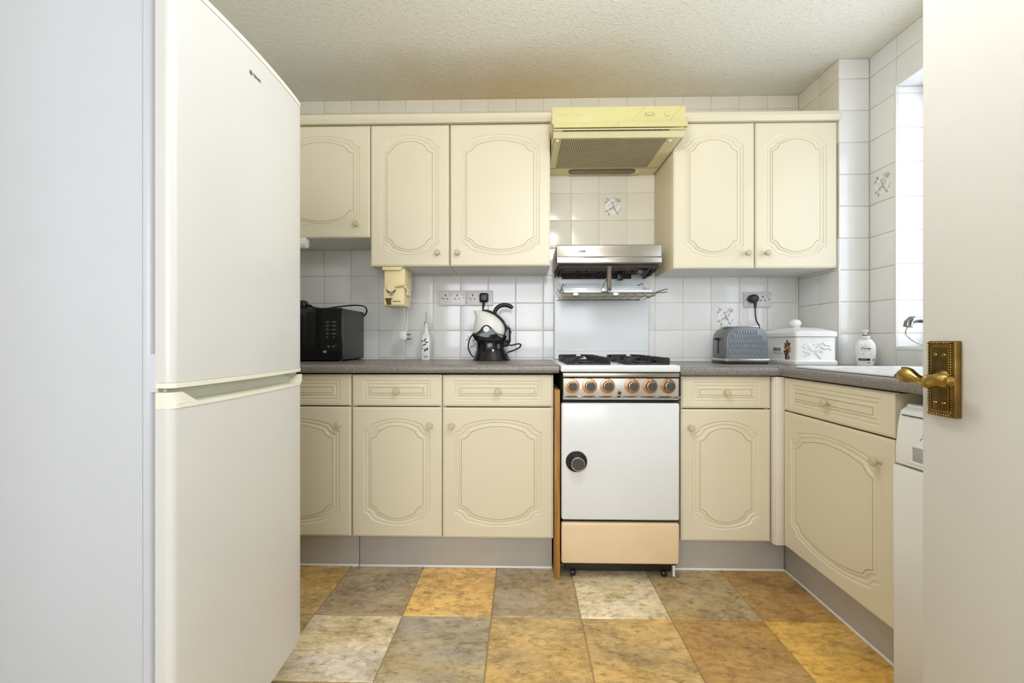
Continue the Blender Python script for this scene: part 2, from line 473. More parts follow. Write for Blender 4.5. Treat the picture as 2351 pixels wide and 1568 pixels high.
def flower(tile, seed):
    """grey green rose spray printed on a glazed tile (local X/Z, just proud of the glaze)"""
    rnd = random.Random(seed); mb = MB(); y = -0.0037
    def blob(cx, cz, r, mi, n=11, wob=0.16, lift=0.0, sx=1.0):
        mb.poly([(cx + sx * r * (1 + wob * math.sin(5 * t + cx * 90)) * math.cos(t), y - lift, cz + r * (1 + wob * math.sin(5 * t + cx * 90)) * math.sin(t))
                 for t in [2 * PI * k / 22 for k in range(22)]], mi)
    def leaf(x, z, a, l, w, mi=2):
        pts = []
        for k in range(13):
            t = k / 6 if k <= 6 else (12 - k) / 6
            sgn = 1 if k <= 6 else -1
            ww = w * math.sin(PI * min(t, 1)) * sgn
            pts.append((x + l * t * math.cos(a) - ww * math.sin(a), y, z + l * t * math.sin(a) + ww * math.cos(a)))
        mb.poly(pts[:12], mi)
    for x, z, a, l, w in ((-.020, .026, 2.2, .030, .0075), (-.026, .020, 2.75, .024, .006), (.018, .022, .55, .034, .008), (.014, .028, 1.1, .024, .005),
                          (-.024, -.022, 3.5, .026, .006), (-.016, -.028, 4.3, .028, .0065), (.014, -.024, -.9, .030, .0065), (.024, -.016, -.35, .022, .005),
                          (-.030, .006, 2.95, .020, .005), (.006, .038, 1.3, .014, .003)):
        leaf(x, z, a, l, w)
    for x, z in ((-.044, .022), (.030, .046), (.036, .040), (.044, -.012)): blob(x, z, .0032, 2)
    for x, z, r in ((-.016, .004, .0235), (.019, -.006, .0190), (.008, .014, .0150), (-.002, -.022, .0185), (.000, .030, .0120)):
        blob(x, z, r * 1.16, 0, lift=.0002, wob=.09)
        blob(x, z, r * .55, 1, lift=.0003, wob=.04); blob(x + r * .06, z - r * .05, r * .45, 0, lift=.0004, wob=.04)
        blob(x, z, r * .17, 1, lift=.0005, wob=.03)
    leaf(.001, -.004, -1.2, .010, .0022)
    o = mb.build('flower_print', [M['rose'], M['rose_mid'], M['rose_leaf']], tile)
    return o

def grid(lo, hi, first, pitch):
    """tile edges between lo and hi with a joint at `first`"""
    e = [lo]
    k = math.ceil((lo - first) / pitch - 1e-6)
    x = first + k * pitch
    while x < hi - 0.012:
        if x > lo + 0.012: e.append(x)
        x += pitch
    e.append(hi); return e

# back wall
xs = grid(XL, XB, -1.146, PT); zs = grid(0.90, CEIL, 0.931, PZ)
for i in range(len(xs) - 1):
    for j in range(len(zs) - 1):
        x0, x1, z0, z1 = xs[i], xs[i + 1], zs[j], zs[j + 1]
        behind = (z0 > 1.42 and z1 < 2.10) and (x1 < 0.13 and (x0 > -0.76 or z0 > 1.57) or x0 > 0.76)
        if behind or z1 - z0 < 0.02: continue
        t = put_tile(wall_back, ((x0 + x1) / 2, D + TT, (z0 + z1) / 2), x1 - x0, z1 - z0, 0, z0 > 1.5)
        cx, cz = (x0 + x1) / 2, (z0 + z1) / 2
        for fx, fz in ((0.513, 1.79), (1.139, 1.166), (-0.287, 1.01)):
            if abs(cx - fx) < 0.07 and abs(cz - fz) < 0.07: flower(t, int(fx * 100))
# pipe boxing: left face and front face
zr = grid(0.905, CEIL, 1.063, PZ)
for j in range(len(zr) - 1):
    z0, z1 = zr[j], zr[j + 1]
    if not (z0 > 1.42 and z1 < 2.08):
        for y0, y1 in ((YB, 2.43), (2.43, D)):
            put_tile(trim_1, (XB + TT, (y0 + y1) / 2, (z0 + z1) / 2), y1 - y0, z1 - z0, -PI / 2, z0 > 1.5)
    put_tile(trim_1, ((XB + XR) / 2, YB + TT, (z0 + z1) / 2), XR - XB, z1 - z0, 0)
# right wall: column between boxing and window, rows above and below the window
for j in range(len(zr) - 1):
    z0, z1 = zr[j], zr[j + 1]
    t = put_tile(wall_right, (XR + TT, (WY1 + YB) / 2, (z0 + z1) / 2), YB - WY1, z1 - z0, -PI / 2)
    if abs((z0 + z1) / 2 - 1.768) < 0.07: flower(t, 5)
ys = grid(0.0, WY1, WY1, PT)
for i in range(len(ys) - 1):
    y0, y1 = ys[i], ys[i + 1]
    for z0, z1 in ((WZ1, 2.315), (2.315, CEIL), (0.905, WZ0)):
        put_tile(wall_right, (XR + TT, (y0 + y1) / 2, (z0 + z1) / 2), y1 - y0, z1 - z0, -PI / 2)
# far window reveal (faces the camera)
ze = [WZ0 + 0.012, 1.063, 1.215, 1.378, 1.536, 1.688, 1.845, 2.000, 2.157, WZ1]
for z0, z1 in zip(ze, ze[1:]):
    put_tile(wall_right, ((XR + 1.87) / 2 + 0.003, WY1 + TT, (z0 + z1) / 2), 1.87 - XR - 0.006, z1 - z0, 0)
# white plastic edging of tiled corners
e = MB()
e.box(XR - 0.003, XR + TT, WY1 - 0.0035, WY1 + 0.006, WZ0, WZ1, 0.0015)
structure('trim_2', e, M['strip'])
e = MB(); e.box(XB - 0.003, XB + 0.007, YB - 0.003, YB + 0.007, WT_R, 1.40, 0.002)
structure('trim_3', e, M['strip'])

# window: frame, mullion, glass, sill, soffit
w1 = tag(MB().box(1.845, 1.90, WY0, WY0 + 0.055, WZ0, WZ1, .006).box(1.845, 1.90, WY1 - 0.047, WY1 + 0.008, WZ0, WZ1, .006)
         .box(1.845, 1.90, WY0, WY1, WZ0, WZ0 + 0.06, .006).box(1.845, 1.90, WY0, WY1, WZ1 - 0.055, WZ1, .006)
         .box(1.845, 1.90, 1.49, 1.56, WZ0, WZ1, .006).build('window_1', M['upvc']), kind='structure')
for y0, y1 in ((WY0 + 0.05, 1.495), (1.555, WY1 - 0.042)):
    MB().box(1.868, 1.874, y0, y1, WZ0 + 0.055, WZ1 - 0.05).build('pane', M['glass'], w1)
MB().box(XR - 0.002, 1.85, WY0, WY1, WZ0 - 0.003, WZ0 + 0.012, .002).build('sill', M['upvc'], w1)
MB().box(XR + 0.002, 1.85, WY0, WY1 + 0.008, WZ1, WZ1 + 0.012, .001).build('soffit', M['upvc'], w1)

# floor tiles -----------------------------------------------------------
FP = 0.3335; FX = -0.117
def ftile_mesh():
    b = bmesh.new(); rings = []; w = FP / 2
    for ins, z in ((0.0018, -0.004), (0.0030, -0.0010), (0.0070, 0.0)):
        rings.append([b.verts.new((sx * (w - ins), sy * (w - ins), z)) for sx, sy in ((-1, -1), (1, -1), (1, 1), (-1, 1))])
    for A, B in zip(rings, rings[1:]):
        for k in range(4): q = (k + 1) % 4; b.faces.new((A[k], A[q], B[q], B[k]))
    b.faces.new(rings[-1]); bmesh.ops.recalc_face_normals(b, faces=b.faces[:])
    me = bpy.data.meshes.new('floor_tile'); b.to_mesh(me); b.free(); me.materials.append(M['floor_tile'])
    return me
FT = ftile_mesh()
C_TAN, C_GREY, C_ORANGE, C_CREAM = (216, 182, 118), (188, 168, 134), (242, 198, 122), (248, 232, 190)
C_BROWN, C_YELLOW, C_PALE, C_OLIVE = (192, 152, 92), (226, 184, 100), (238, 222, 190), (194, 170, 122)
rows = {0: [C_GREY, C_CREAM, C_OLIVE, C_GREY, C_TAN, C_GREY, C_TAN, C_BROWN, C_TAN],
        1: [C_GREY, C_TAN, C_GREY, C_ORANGE, C_GREY, C_CREAM, C_OLIVE, C_BROWN, C_TAN],
        2: [C_CREAM, C_GREY, C_PALE, (192, 176, 146), C_TAN, C_TAN, C_BROWN, C_YELLOW, C_TAN],
        3: [C_TAN, C_PALE, C_GREY, C_ORANGE, C_OLIVE, C_CREAM, C_TAN, C_GREY, C_BROWN],
        4: [C_GREY, C_TAN, C_ORANGE, C_GREY, C_CREAM, C_BROWN, C_GREY, C_YELLOW, C_TAN]}
for r, cols in rows.items():
    dep = 0.400 if r == 1 else FP            # the row along the plinths runs in under them
    yc = {0: 1.693 + 0.400 + FP / 2, 1: 1.693 + 0.200}.get(r, 1.693 + FP * 1.5 - r * FP)
    for c, colr in enumerate(cols):
        o = bpy.data.objects.new('floor_tile', FT); COL.objects.link(o); o.parent = floor
        o.location = (FX - 4 * FP + (c + 0.5) * FP, yc, 0.0)
        o.scale = (1, dep / FP, 1)
        o.color = lin(colr)

# ---------------------------------------------------------------- fitted kitchen
def rings_panel(W, H, loops, prof, groove=2, T=0.018, fill_mi=0):
    """slab W x H x T, front at y=0 facing -Y, back at y=+T; loops(d) gives an outline offset by d; prof: (d, depth)"""
    b = bmesh.new(); R = []
    for d, dep in prof:
        R.append([b.verts.new((x, dep, z)) for x, z in loops(d)])
    n = len(R[0])
    b.faces.new(R[0])
    for i, (A, B) in enumerate(zip(R, R[1:])):
        for k in range(n):
            q = (k + 1) % n; f = b.faces.new((A[k], A[q], B[q], B[k]))
            if i < groove: f.material_index = 1
    def rect(w, h, src):
        out = []
        for x, z, kind in src:
            if kind == 'c': out.append((math.copysign(w, x), math.copysign(h, z)))
            elif kind == 's': out.append((math.copysign(w, x), z))
            else: out.append((max(-w, min(w, x * 1.0)), math.copysign(h, z)))
        return out
    last = loops(prof[-1][0], True)
    prev = R[-1]
    for ins, dep in ((0.0075, 0.0), (0.0045, 0.0022), (0.0022, 0.0026), (0.0, 0.0048), (0.0, T)):
        cur = [b.verts.new((x, dep, z)) for x, z in rect(W / 2 - ins, H / 2 - ins, last)]
        for k in range(n):
            q = (k + 1) % n
            b.faces.new((prev[k], prev[q], cur[q], cur[k]))
        prev = cur
    b.faces.new(prev)
    bmesh.ops.remove_doubles(b, verts=b.verts[:], dist=1e-6)
    bmesh.ops.recalc_face_normals(b, faces=b.faces[:])
    mb = MB(); me = bpy.data.meshes.new('t'); b.to_mesh(me); b.free(); mb.bm.from_mesh(me); bpy.data.meshes.remove(me)
    return mb
PROF = [(0, 0), (.0008, .0016), (.0017, .0004), (.0085, .0010), (.0108, .0044), (.0160, .0050), (.0187, .0020), (.0240, .0014), (.0264, .0034), (.0305, .0028), (.0335, 0)]
def cathedral(W, H, mx=0.084, mz=0.083):
    a, top = W / 2 - mx, H / 2 - mz
    sx = 0.034 if W < 0.45 else 0.042
    sz, rise = 0.032, 0.026
    def loops(d, kinds=False):
        A, Tp = a + d, top + d
        zs_ = Tp - rise - sz
        q = []                                   # quarter: from right side up to the apex
        q.append((A, zs_, 'c'))
        x1, z1 = A - sx, Tp - rise
        for t in (0.25, 0.5, 0.75):              # scooped corner, hollow towards the panel
            bx = A + (x1 - A) * t; bz = zs_ + (z1 - zs_) * t
            s_ = math.sin(PI * t) * 0.0072
            nx, nz = -(z1 - zs_), (x1 - A); l = math.hypot(nx, nz)
            q.append((bx + nx / l * s_, bz + nz / l * s_, 't'))
        N = 9
        for k in range(N + 1):
            x = x1 * (1 - k / N); q.append((x, z1 + rise * (1 - (x / x1) ** 2), 't'))
        tr = q; tl = [(-x, z, k) for x, z, k in reversed(q[:-1])]
        bl = [(-x, -z, k) for x, z, k in q]; br = [(x, -z, k) for x, z, k in reversed(q[:-1])]
        pts = tr + tl + bl + br
        return pts if kinds else [(x, z) for x, z, _ in pts]
    return loops
def rect_loops(W, H, mx, mz):
    a, c = W / 2 - mx, H / 2 - mz
    def loops(d, kinds=False):
        A, B = a + d, c + d
        pts = [(A, -B, 'c'), (A, B, 'c'), (-A, B, 'c'), (-A, -B, 'c')]
        return pts if kinds else [(x, z) for x, z, _ in pts]
    return loops
KN = [(0.0, -.030), (.0085, -.030), (.0095, -.0285), (.0100, -.0282), (.0125, -.0285), (.0143, -.026), (.0145, -.022), (.0128, -.018), (.0082, -.014), (.0070, -.009), (.0076, -.004), (.0100, 0.0), (0.0, 0.0)]
def knob(parent, x, y, z):
    return MB().lathe(KN, (x, y, z), 'y', 20).build('knob', M['knob'], parent)
def door(parent, x0, x1, z0, z1, kx=None, kz=None, name='door'):
    W, H = x1 - x0, z1 - z0
    mb = rings_panel(W, H, cathedral(W, H), PROF)
    for v in mb.bm.verts: v.co += Vector(((x0 + x1) / 2, -0.018, (z0 + z1) / 2))
    o = mb.build(name, [M['cream'], M['cream_line']], parent, 25)
    if kx is not None: knob(o, kx, -0.018, kz)
    return o
def drawer(parent, x0, x1, z0, z1, knobx=True):
    W, H = x1 - x0, z1 - z0
    mb = rings_panel(W, H, rect_loops(W, H, 0.082, H / 2 - 0.0115), PROF)
    for v in mb.bm.verts: v.co += Vector(((x0 + x1) / 2, -0.018, (z0 + z1) / 2))
    o = mb.build('drawer', [M['cream'], M['cream_line']], parent, 25)
    if knobx: knob(o, (x0 + x1) / 2, -0.018, (z0 + z1) / 2)
    return o

YW = 2.280; YF = 2.000           # front planes of wall and base doors
def wall_unit(label, x0, x1, z0, z1, doors, name='wall_cabinet'):
    xc = (x0 + x1) / 2
    t = thing(name, label, 'cabinet', (xc, YW + 0.018, z0), local=True)
    mb = MB(); w = (x1 - x0) / 2; h = z1 - z0; dep = D - YW - 0.018
    mb.box(-w, w, 0.0015, dep - 0.001, 0.0, h, 0.001)
    mb.build('carcass', [M['cream_side']], t)
    MB().box(-w + 0.001, w - 0.001, 0.002, dep - 0.002, -0.0012, 0.0).build('bottom_panel', M['under'], t)
    for dx0, dx1, kx, kz in doors: door(t, dx0 - xc, dx1 - xc, 0.0, h, None if kx is None else kx - xc, kz)
    return t
wall_unit('short cream wall cabinet above the microwave, half behind the fridge', -1.272, -0.770, 1.551, 2.115, [(-1.270, -0.7715, -0.836, 0.066)])
wall_unit('narrow cream wall cabinet holding the tin opener under its base', -0.768, -0.369, 1.405, 2.115, [(-0.7665, -0.3715, -0.427, 0.066)])
wall_unit('wide cream wall cabinet left of the yellow extractor hood', -0.367, 0.138, 1.405, 2.115, [(-0.3640, 0.1370, -0.327, 0.066)])
wall_unit('double cream wall cabinet right of the yellow extractor hood', 0.747, 1.551, 1.388, 2.108, [(0.748, 1.1455, 1.109, 0.073), (1.1525, 1.5500, 1.203, 0.073)])

def base_unit(label, x0, x1, zoff, doorx, knobside, drawer_knob=True, rz=0, origin=None, dz=(0.160, 0.7335), wz=(0.7390, 0.877), depth=0.56):
    xc = (x0 + x1) / 2
    loc = (xc, YF + 0.018, 0.0) if origin is None else origin
    t = thing('base_cabinet', label, 'cabinet', (loc[0], loc[1], dz[0] + zoff), rz, local=True)
    LOC.pop(t.name, None)
    b0 = dz[0] + zoff; w = (x1 - x0) / 2
    MB().box(-w, w, 0.07, depth, 0.0, 0.714, 0.001).box(-w, -w + .016, 0.0015, 0.071, 0.0, 0.714).box(w - .016, w, 0.0015, 0.071, 0.0, 0.714)\
        .box(-w + .016, w - .016, 0.0015, 0.071, 0.0, 0.016).build('carcass', M['cream_side'], t)
    kx = {'r': doorx[1] - xc - 0.052, 'l': doorx[0] - xc + 0.040}[knobside]
    door(t, doorx[0] - xc, doorx[1] - xc, 0.0, dz[1] - dz[0], kx, dz[1] - dz[0] - 0.078)
    drawer(t, doorx[0] - xc, doorx[1] - xc, wz[0] - dz[0], wz[1] - dz[0], drawer_knob)
    return t
base_unit('cream base cabinet under the microwave, half behind the fridge', -1.260, -0.759, 0.002, (-1.258, -0.7610), 'r')
base_unit('narrow cream base cabinet with drawer below the can opener', -0.757, -0.356, 0.001, (-0.7550, -0.3575), 'r')
base_unit('wide cream base cabinet with drawer left of the cooker', -0.355, 0.136, 0.0, (-0.3530, 0.1340), 'l')
base_unit('cream base cabinet with drawer under the toaster', 0.688, 1.076, -0.004, (0.6890, 1.0750), 'l')
base_unit('cream corner base cabinet beside the washing machine, facing left', -0.29, 0.29, -0.006, (-0.2880, 0.2880), 'r', rz=-PI / 2, origin=(1.134, 1.684, 0), depth=0.50)

t = thing('corner_post', 'ivory corner post between the two runs of base cabinets', 'post', (1.105, 1.99, 0.155))
MB().box(1.080, 1.114, 1.985, 2.02, 0.150, 0.873, .004).box(1.085, 1.125, 1.978, 1.986, 0.150, 0.873, .002).build('post', M['post'], t)

# cornices
def cornice(label, x0, x1, dz):
    prof = [(2.266, 2.120), (2.262, 2.126), (2.256, 2.132), (2.252, 2.140), (2.254, 2.148), (2.262, 2.152), (2.262, 2.160), (2.266, 2.165), (2.32, 2.165), (2.32, 2.120)]
    mb = MB().prism([(y, z + dz) for y, z in prof], 'x', x0, x1)
    return tag(mb.build('cornice', M['cream']), label, 'cornice')
cornice('long cream cornice along the top of the left wall cabinets', -1.272, 0.1395, 0.000)
cornice('cream cornice along the top of the right wall cabinet', 0.7445, 1.5515, -0.008)

# under cabinet light at the far left
t = thing('cabinet_light', 'small white strip light under the short wall cabinet', 'light', (-1.17, 2.30, 1.545))
MB().prism([(2.262, 1.549), (2.262, 1.518), (2.276, 1.499), (2.302, 1.499), (2.316, 1.518), (2.316, 1.549)], 'x', -1.262, -1.094, bev=.004).build('housing', M['white_plastic'], t)

# worktops
def worktop_x(label, x0, x1, z, yf=1.972):
    T = 0.037; prof = [(D, z), (yf + 0.016, z)]
    for k in range(1, 7):
        a = PI / 2 * k / 6; prof.append((yf + 0.016 - 0.016 * math.sin(a), z - 0.016 + 0.016 * math.cos(a)))
    prof += [(yf, z - 0.024)]
    for k in range(1, 5):
        a = PI / 2 * k / 4; prof.append((yf + 0.011 - 0.011 * math.cos(a), z - T + 0.013 - 0.013 * math.sin(a)))
    prof += [(D, z - T)]
    mb = MB().prism(prof, 'x', x0, x1)
    return tag(mb.build('worktop', M['worktop'], None, 30), label, 'worktop')
worktop_x('long grey speckled worktop under the microwave and kettle', XL, 0.158, WT_L)
worktop_x('short grey speckled worktop under the toaster', 0.675, 1.0985, WT_R)
def worktop_y(label, y0, y1, z, xf=1.100):
    T = 0.037; prof = [(XR, z), (xf + 0.016, z)]
    for k in range(1, 7):
        a = PI / 2 * k / 6; prof.append((xf + 0.016 - 0.016 * math.sin(a), z - 0.016 + 0.016 * math.cos(a)))
    prof += [(xf, z - 0.024)]
    for k in range(1, 5):
        a = PI / 2 * k / 4; prof.append((xf + 0.011 - 0.011 * math.cos(a), z - T + 0.013 - 0.013 * math.sin(a)))
    prof += [(XR, z - T)]
    mb = MB().prism(prof, 'y', y0, y1)
    return tag(mb.build('worktop', M['worktop'], None, 30), label, 'worktop')
worktop_y('grey speckled worktop on the right holding the white sink', 0.76, 2.2705, WT_R)
w2 = MB().box(1.0995, XB, 2.2715, D, WT_R - 0.037, WT_R)
o = w2.build('worktop_corner', M['worktop']); tag(o, 'grey worktop infill piece behind the bread bin', 'worktop')
t = thing('joint_strip', 'thin metal joining strip between the two right worktops', 'strip', (1.099, 2.1, WT_R))
MB().box(1.0972, 1.1008, 1.974, 2.59, WT_R - 0.001, WT_R + 0.0012, .0004).box(1.0972, 1.1005, 1.9705, 1.974, WT_R - 0.036, WT_R, .0006).build('strip', M['steel'], t)

# plinths with white floor strip
def plinth_x(label, x0, x1, h, yf=2.06):
    t = thing('plinth', label, 'plinth', ((x0 + x1) / 2, yf, 0))
    MB().box(x0, x1, yf, yf + 0.016, 0.0005, h, 0.001).build('board', M['plinth'], t)
    MB().box(x0, x1, yf - 0.006, yf - 0.0002, 0.0005, 0.011, 0.002).build('floor_strip', M['strip'], t)
plinth_x('short grey plinth board beside the fridge', -1.26, -0.746, 0.158)
plinth_x('long grey plinth board left of the cooker', -0.7425, 0.132, 0.157)
plinth_x('grey plinth board right of the cooker', 0.680, 1.166, 0.153)
t = thing('plinth', 'grey plinth board running forward under the corner cabinet', 'plinth', (1.17, 1.70, 0))
MB().box(1.170, 1.186, 1.38, 2.075, 0.0005, 0.151, 0.001).build('board', M['plinth'], t)
MB().box(1.164, 1.1698, 1.38, 2.053, 0.0005, 0.011, 0.002).build('floor_strip', M['strip'], t)

# wooden board between cabinet and cooker
t = thing('wooden_board', 'narrow brown wooden board standing between cabinet and cooker', 'board', (0.150, 1.985, 0), local=True)
MB().box(-0.0115, 0.0115, -0.018, 0.25, 0.0, 0.816, 0.0025).build('board', M['wood'], t)
t.rotation_euler = (0, math.radians(-0.0), 0)

# ---------------------------------------------------------------- fridge freezer
F = thing('fridge_freezer', 'tall white fridge freezer at the left with two doors', 'fridge', (-1.0, 1.13, 0))
YN, YFAR = 0.870, 1.386
def bulge(y): return -0.682 + 0.013 * (1 - ((y - (YN + YFAR) / 2) / ((YFAR - YN) / 2)) ** 2)
def fdoor_pts(back=-0.717, dx=0.0):
    pts = [(back, YN + 0.002)]
    r = 0.016
    for k in range(0, 6):
        a = PI / 2 * k / 5
        pts.append((bulge(YN) + dx - r + r * math.sin(a), YN + r - r * math.cos(a)))
    for k in range(1, 14):
        y = YN + r + (YFAR - YN - r - 0.008) * k / 14
        pts.append((bulge(y) + dx, y))
    for k in range(0, 4):
        a = PI / 2 * k / 3
        pts.append((bulge(YFAR) + dx - 0.008 + 0.008 * math.cos(a), YFAR - 0.008 + 0.008 * math.sin(a)))
    pts.append((back, YFAR))
    return pts
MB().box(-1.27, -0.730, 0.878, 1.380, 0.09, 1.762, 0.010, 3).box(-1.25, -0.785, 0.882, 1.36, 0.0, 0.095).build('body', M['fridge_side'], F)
MB().box(-0.7305, -0.7165, 0.886, 1.372, 0.12, 1.75).build('gasket', M['gasket'], F)
MB().box(-0.7500, -0.7465, 0.8765, 0.8785, 0.10, 1.755).build('edge_bead', M['fridge_side'], F)
ud = MB().prism(fdoor_pts(), 'z', 0.944, 1.742).build('upper_door', M['fridge'], F, 30)
MB().prism(fdoor_pts(dx=0.0015), 'z', 0.9335, 0.9435).build('bottom_trim', M['fridge_trim'], ud, 30)
MB().prism(fdoor_pts(dx=0.0005), 'z', 1.7435, 1.756, bev=0.0).build('top_trim', M['fridge_trim'], ud, 30)
ly = 1.122; lx = bulge(ly) + 0.0006
lg = MB().text('TEKNIX', 0.0105, (lx, ly + 0.009, 1.687), (0, 1, 0), (0, 0, 1), bold=0.0002, width=.034)
lg.lathe([(0.0056, 0), (0.0056, .0003), (0.0042, .0003), (0.0042, 0)], (lx, ly - 0.0165, 1.687), 'x', 16)
lg.box(lx, lx + .0003, ly - 0.0215, ly - 0.0115, 1.6863, 1.6877)
tag(lg.build('logo', M['ink'], ud), kind='stuff')
ld = MB().prism(fdoor_pts(), 'z', 0.117, 0.893).build('lower_door', M['fridge'], F, 30)
hd = MB().prism(fdoor_pts(dx=0.0022), 'z', 0.8932, 0.902)
def fpt(y, dx=0.0): return bulge(min(max(y, YN + .005), YFAR - .005)) + dx
# end blocks of the grip with sloping cheeks
def cheek(ya, yb_bottom, yb_top):
    n = 6; r0 = []; r1 = []
    for z, yb, rr in ((0.902, yb_bottom, r0), (0.925, yb_top, r1)):
        lo, hi = min(ya, yb), max(ya, yb)
        ptsl = [(-0.716, lo + 0.001, z)]
        for k in range(n + 1):
            y = lo + (hi - lo) * k / n
            dd = 0.0
            if y < YN + 0.016: dd = -(0.016 - math.sqrt(max(0, 0.016 ** 2 - (YN + 0.016 - y) ** 2)))
            ptsl.append((fpt(y) + dd + 0.0020, y, z))
        ptsl.append((-0.716, hi, z)); rr.extend(ptsl)
    hd.loft([r0, r1])
cheek(YN, YN + 0.060, YN + 0.022); cheek(YFAR, YFAR - 0.026, YFAR - 0.010)
hd.build('handle', M['fridge_trim'], ld, 30)
MB().box(-0.7165, -0.7085, YN + 0.02, YFAR - 0.008, 0.9022, 0.931).build('handle_pocket', M['fridge_pocket'], ld)
MB().box(-0.716, -0.690, YFAR - 0.05, YFAR - 0.012, 0.9258, 0.9325, .001).build('hinge', M['steel'], F)
MB().prism([(-0.733, 0.8765), (-0.718, 0.880), (-0.718, 0.89), (-0.733, 0.89)], 'z', 0.925, 1.0).build('hinge_cover', M['fridge_side'], F)

# ---------------------------------------------------------------- extractor hood
H = thing('extractor_hood', 'yellow extractor hood between the wall cabinets', 'extractor hood', (0.443, 2.3, 1.965))
MB().box(0.1425, 0.7430, 2.300, D - 0.001, 1.985, 2.098, 0.002).box(0.1380, 0.7450, 2.112, 2.2500, 2.020, 2.098, 0.003)\
    .box(0.1425, 0.7430, 2.24, 2.31, 1.985, 2.098, 0.001).build('body', M['hood_yellow'], H)
fp = MB().box(0.1350, 0.7455, 2.098, 2.112, 2.024, 2.103, 0.003).build('front_panel', M['hood_yellow'], H)
mk = MB()
def slash(xt, xb):  # slanting lines on the front panel
    mk.poly([(xt, 2.0974, 2.1028), (xt + .003, 2.0974, 2.1028), (xb + .003, 2.0974, 2.0245), (xb, 2.0974, 2.0245)])
for xa, xb in ((0.562, 0.490), (0.728, 0.660)):
    mk = MB(); slash(xa, xb); mk.build('panel_line', M['hood_line'], fp)
MB().text('Whirlpool', 0.0150, (0.256, 2.0973, 2.067), (1, 0, 0), (0, 0, 1), shear=0.3, width=0.046)\
    .box(0.180, 0.209, 2.0972, 2.0976, 2.0635, 2.0675).lathe([(.0045, 0), (.0045, -.0003), (.0032, -.0003), (.0032, 0)], (0.165, 2.0975, 2.066), 'y', 14).build('lettering', M['hood_print'], fp)['kind'] = 'stuff'
MB().lathe([(.0, -.004), (.010, -.004), (.012, -.001), (.012, 0)], (0.662, 2.0978, 2.0665), 'y', 24).build('round_button', M['hood_yellow'], fp)
MB().box(0.561, 0.605, 2.0955, 2.0982, 2.0585, 2.0745, .0035).build('slide_recess', M['hood_line'], fp)
MB().box(0.566, 0.588, 2.0915, 2.0960, 2.0595, 2.0700, .003).build('slide_switch', M['hood_yellow'], fp)
MB().box(0.571, 0.574, 2.0972, 2.0976, 2.047, 2.0535).build('switch_mark', M['hood_line'], fp)
# flap under the front panel, tilted down and forward
fl = MB().prism([(2.075, 2.0225), (2.078, 2.0235), (2.070, 1.9935), (2.064, 1.9935)], 'x', 0.141, 0.744)
for x0 in (0.141, 0.7415):
    fl.prism([(2.066, 1.994), (2.078, 2.020), (2.110, 2.020), (2.16, 1.985)], 'x', x0, x0 + .0025)
fl.build('flap', M['hood_yellow'], H)
MB().box(0.430, 0.4315, 2.0635, 2.0645, 1.9945, 2.021).build('flap_seam', M['hood_line'], H)
MB().prism([(2.078, 1.988), (2.096, 1.988), (2.116, 1.968), (D - .002, 1.968), (D - .002, 1.9865), (2.115, 1.9995), (2.078, 1.9935)], 'x', 0.1425, 0.7430).build('underside', M['hood_under'], H)
# filter grille: dark bed with crossing ribs
MB().box(0.180, 0.670, 2.126, 2.474, 1.9665, 1.9685).build('filter_bed', M['filter_dark'], H)
gr = MB(); n = 56
for k in range(n + 1):
    x = 0.180 + 0.490 * k / n; gr.box(x - .00125, x + .00125, 2.126, 2.474, 1.9660, 1.9666)
for k in range(37):
    y = 2.126 + 0.348 * k / 36; gr.box(0.180, 0.670, y - .0007, y + .0007, 1.9661, 1.9666)
tag(gr.build('filter_grille', M['hood_under'], H), kind='stuff')
gr = MB()
for k in range(48):
    x = 0.186 + 0.478 * k / 47; gr.box(x - .0033, x + .0033, 2.081, 2.092, 1.9872, 1.9882)
tag(gr.build('front_slots', M['filter_dark'], H), 'row of dark slots', kind='stuff')
ln = MB()
pts = []
for k in range(9):
    a = PI / 2 + PI * k / 8; pts.append((0.285 + .030 * math.cos(a), 2.532 + .030 * math.sin(a)))
for k in range(9):
    a = -PI / 2 + PI * k / 8; pts.append((0.590 + .030 * math.cos(a), 2.532 + .030 * math.sin(a)))
ln.prism(pts, 'z', 1.9615, 1.9685).build('lamp_lens', M['lamp_lens'], H)
for x, y in ((0.690, 2.150), (0.632, 2.535), (0.163, 2.14)):
    MB().lathe([(.0, 1.960), (.007, 1.961), (.0085, 1.968)], (x, y, 0), 'z', 14).build('catch', M['hood_under'], H)
ed = MB()
for x in (0.1455, 0.7395): MB().box(x - .0008, x + .0008, 2.13, D - .01, 1.9672, 1.9682).build('underside_seam', M['filter_dark'], H)
ed.box(0.147, 0.738, 2.4865, 2.4880, 1.9672, 1.9682); ed.build('underside_seam', M['filter_dark'], H)

# ---------------------------------------------------------------- gas cooker
K = thing('gas_cooker', 'white freestanding gas cooker with eye level grill', 'cooker', (0.416, 2.2, 0))
KX0, KX1, KY = 0.166, 0.667, 1.95
MB().box(KX0 + .006, KX1 - .006, KY + 0.02, 2.54, 0.062, 0.895, 0.003).build('body', M['gap'], K)
MB().box(KX0 + .02, KX1 - .02, KY + 0.045, 2.52, 0.024, 0.064, 0.002).build('base', M['black'], K)
for x, y in ((0.220, 2.0), (0.615, 2.0), (0.220, 2.46), (0.615, 2.46)):
    MB().lathe([(.0, -.010), (.014, -.010), (.016, -.006), (.016, .006), (.014, .010), (.0, .010)], (x, y, 0.0165), 'x', 16)\
        .box(x - .012, x + .012, y - .004, y + .006, 0.022, 0.034, .001).build('castor', M['black'], K)
MB().box(0.648, 0.657, KY + 0.03, KY + 0.045, 0.010, 0.075, .001).build('side_skid', M['strip'], K)
MB().box(KX0, KX1, KY, KY + 0.03, 0.075, 0.2500, 0.009, 3).build('drawer', M['beige_drawer'], K)
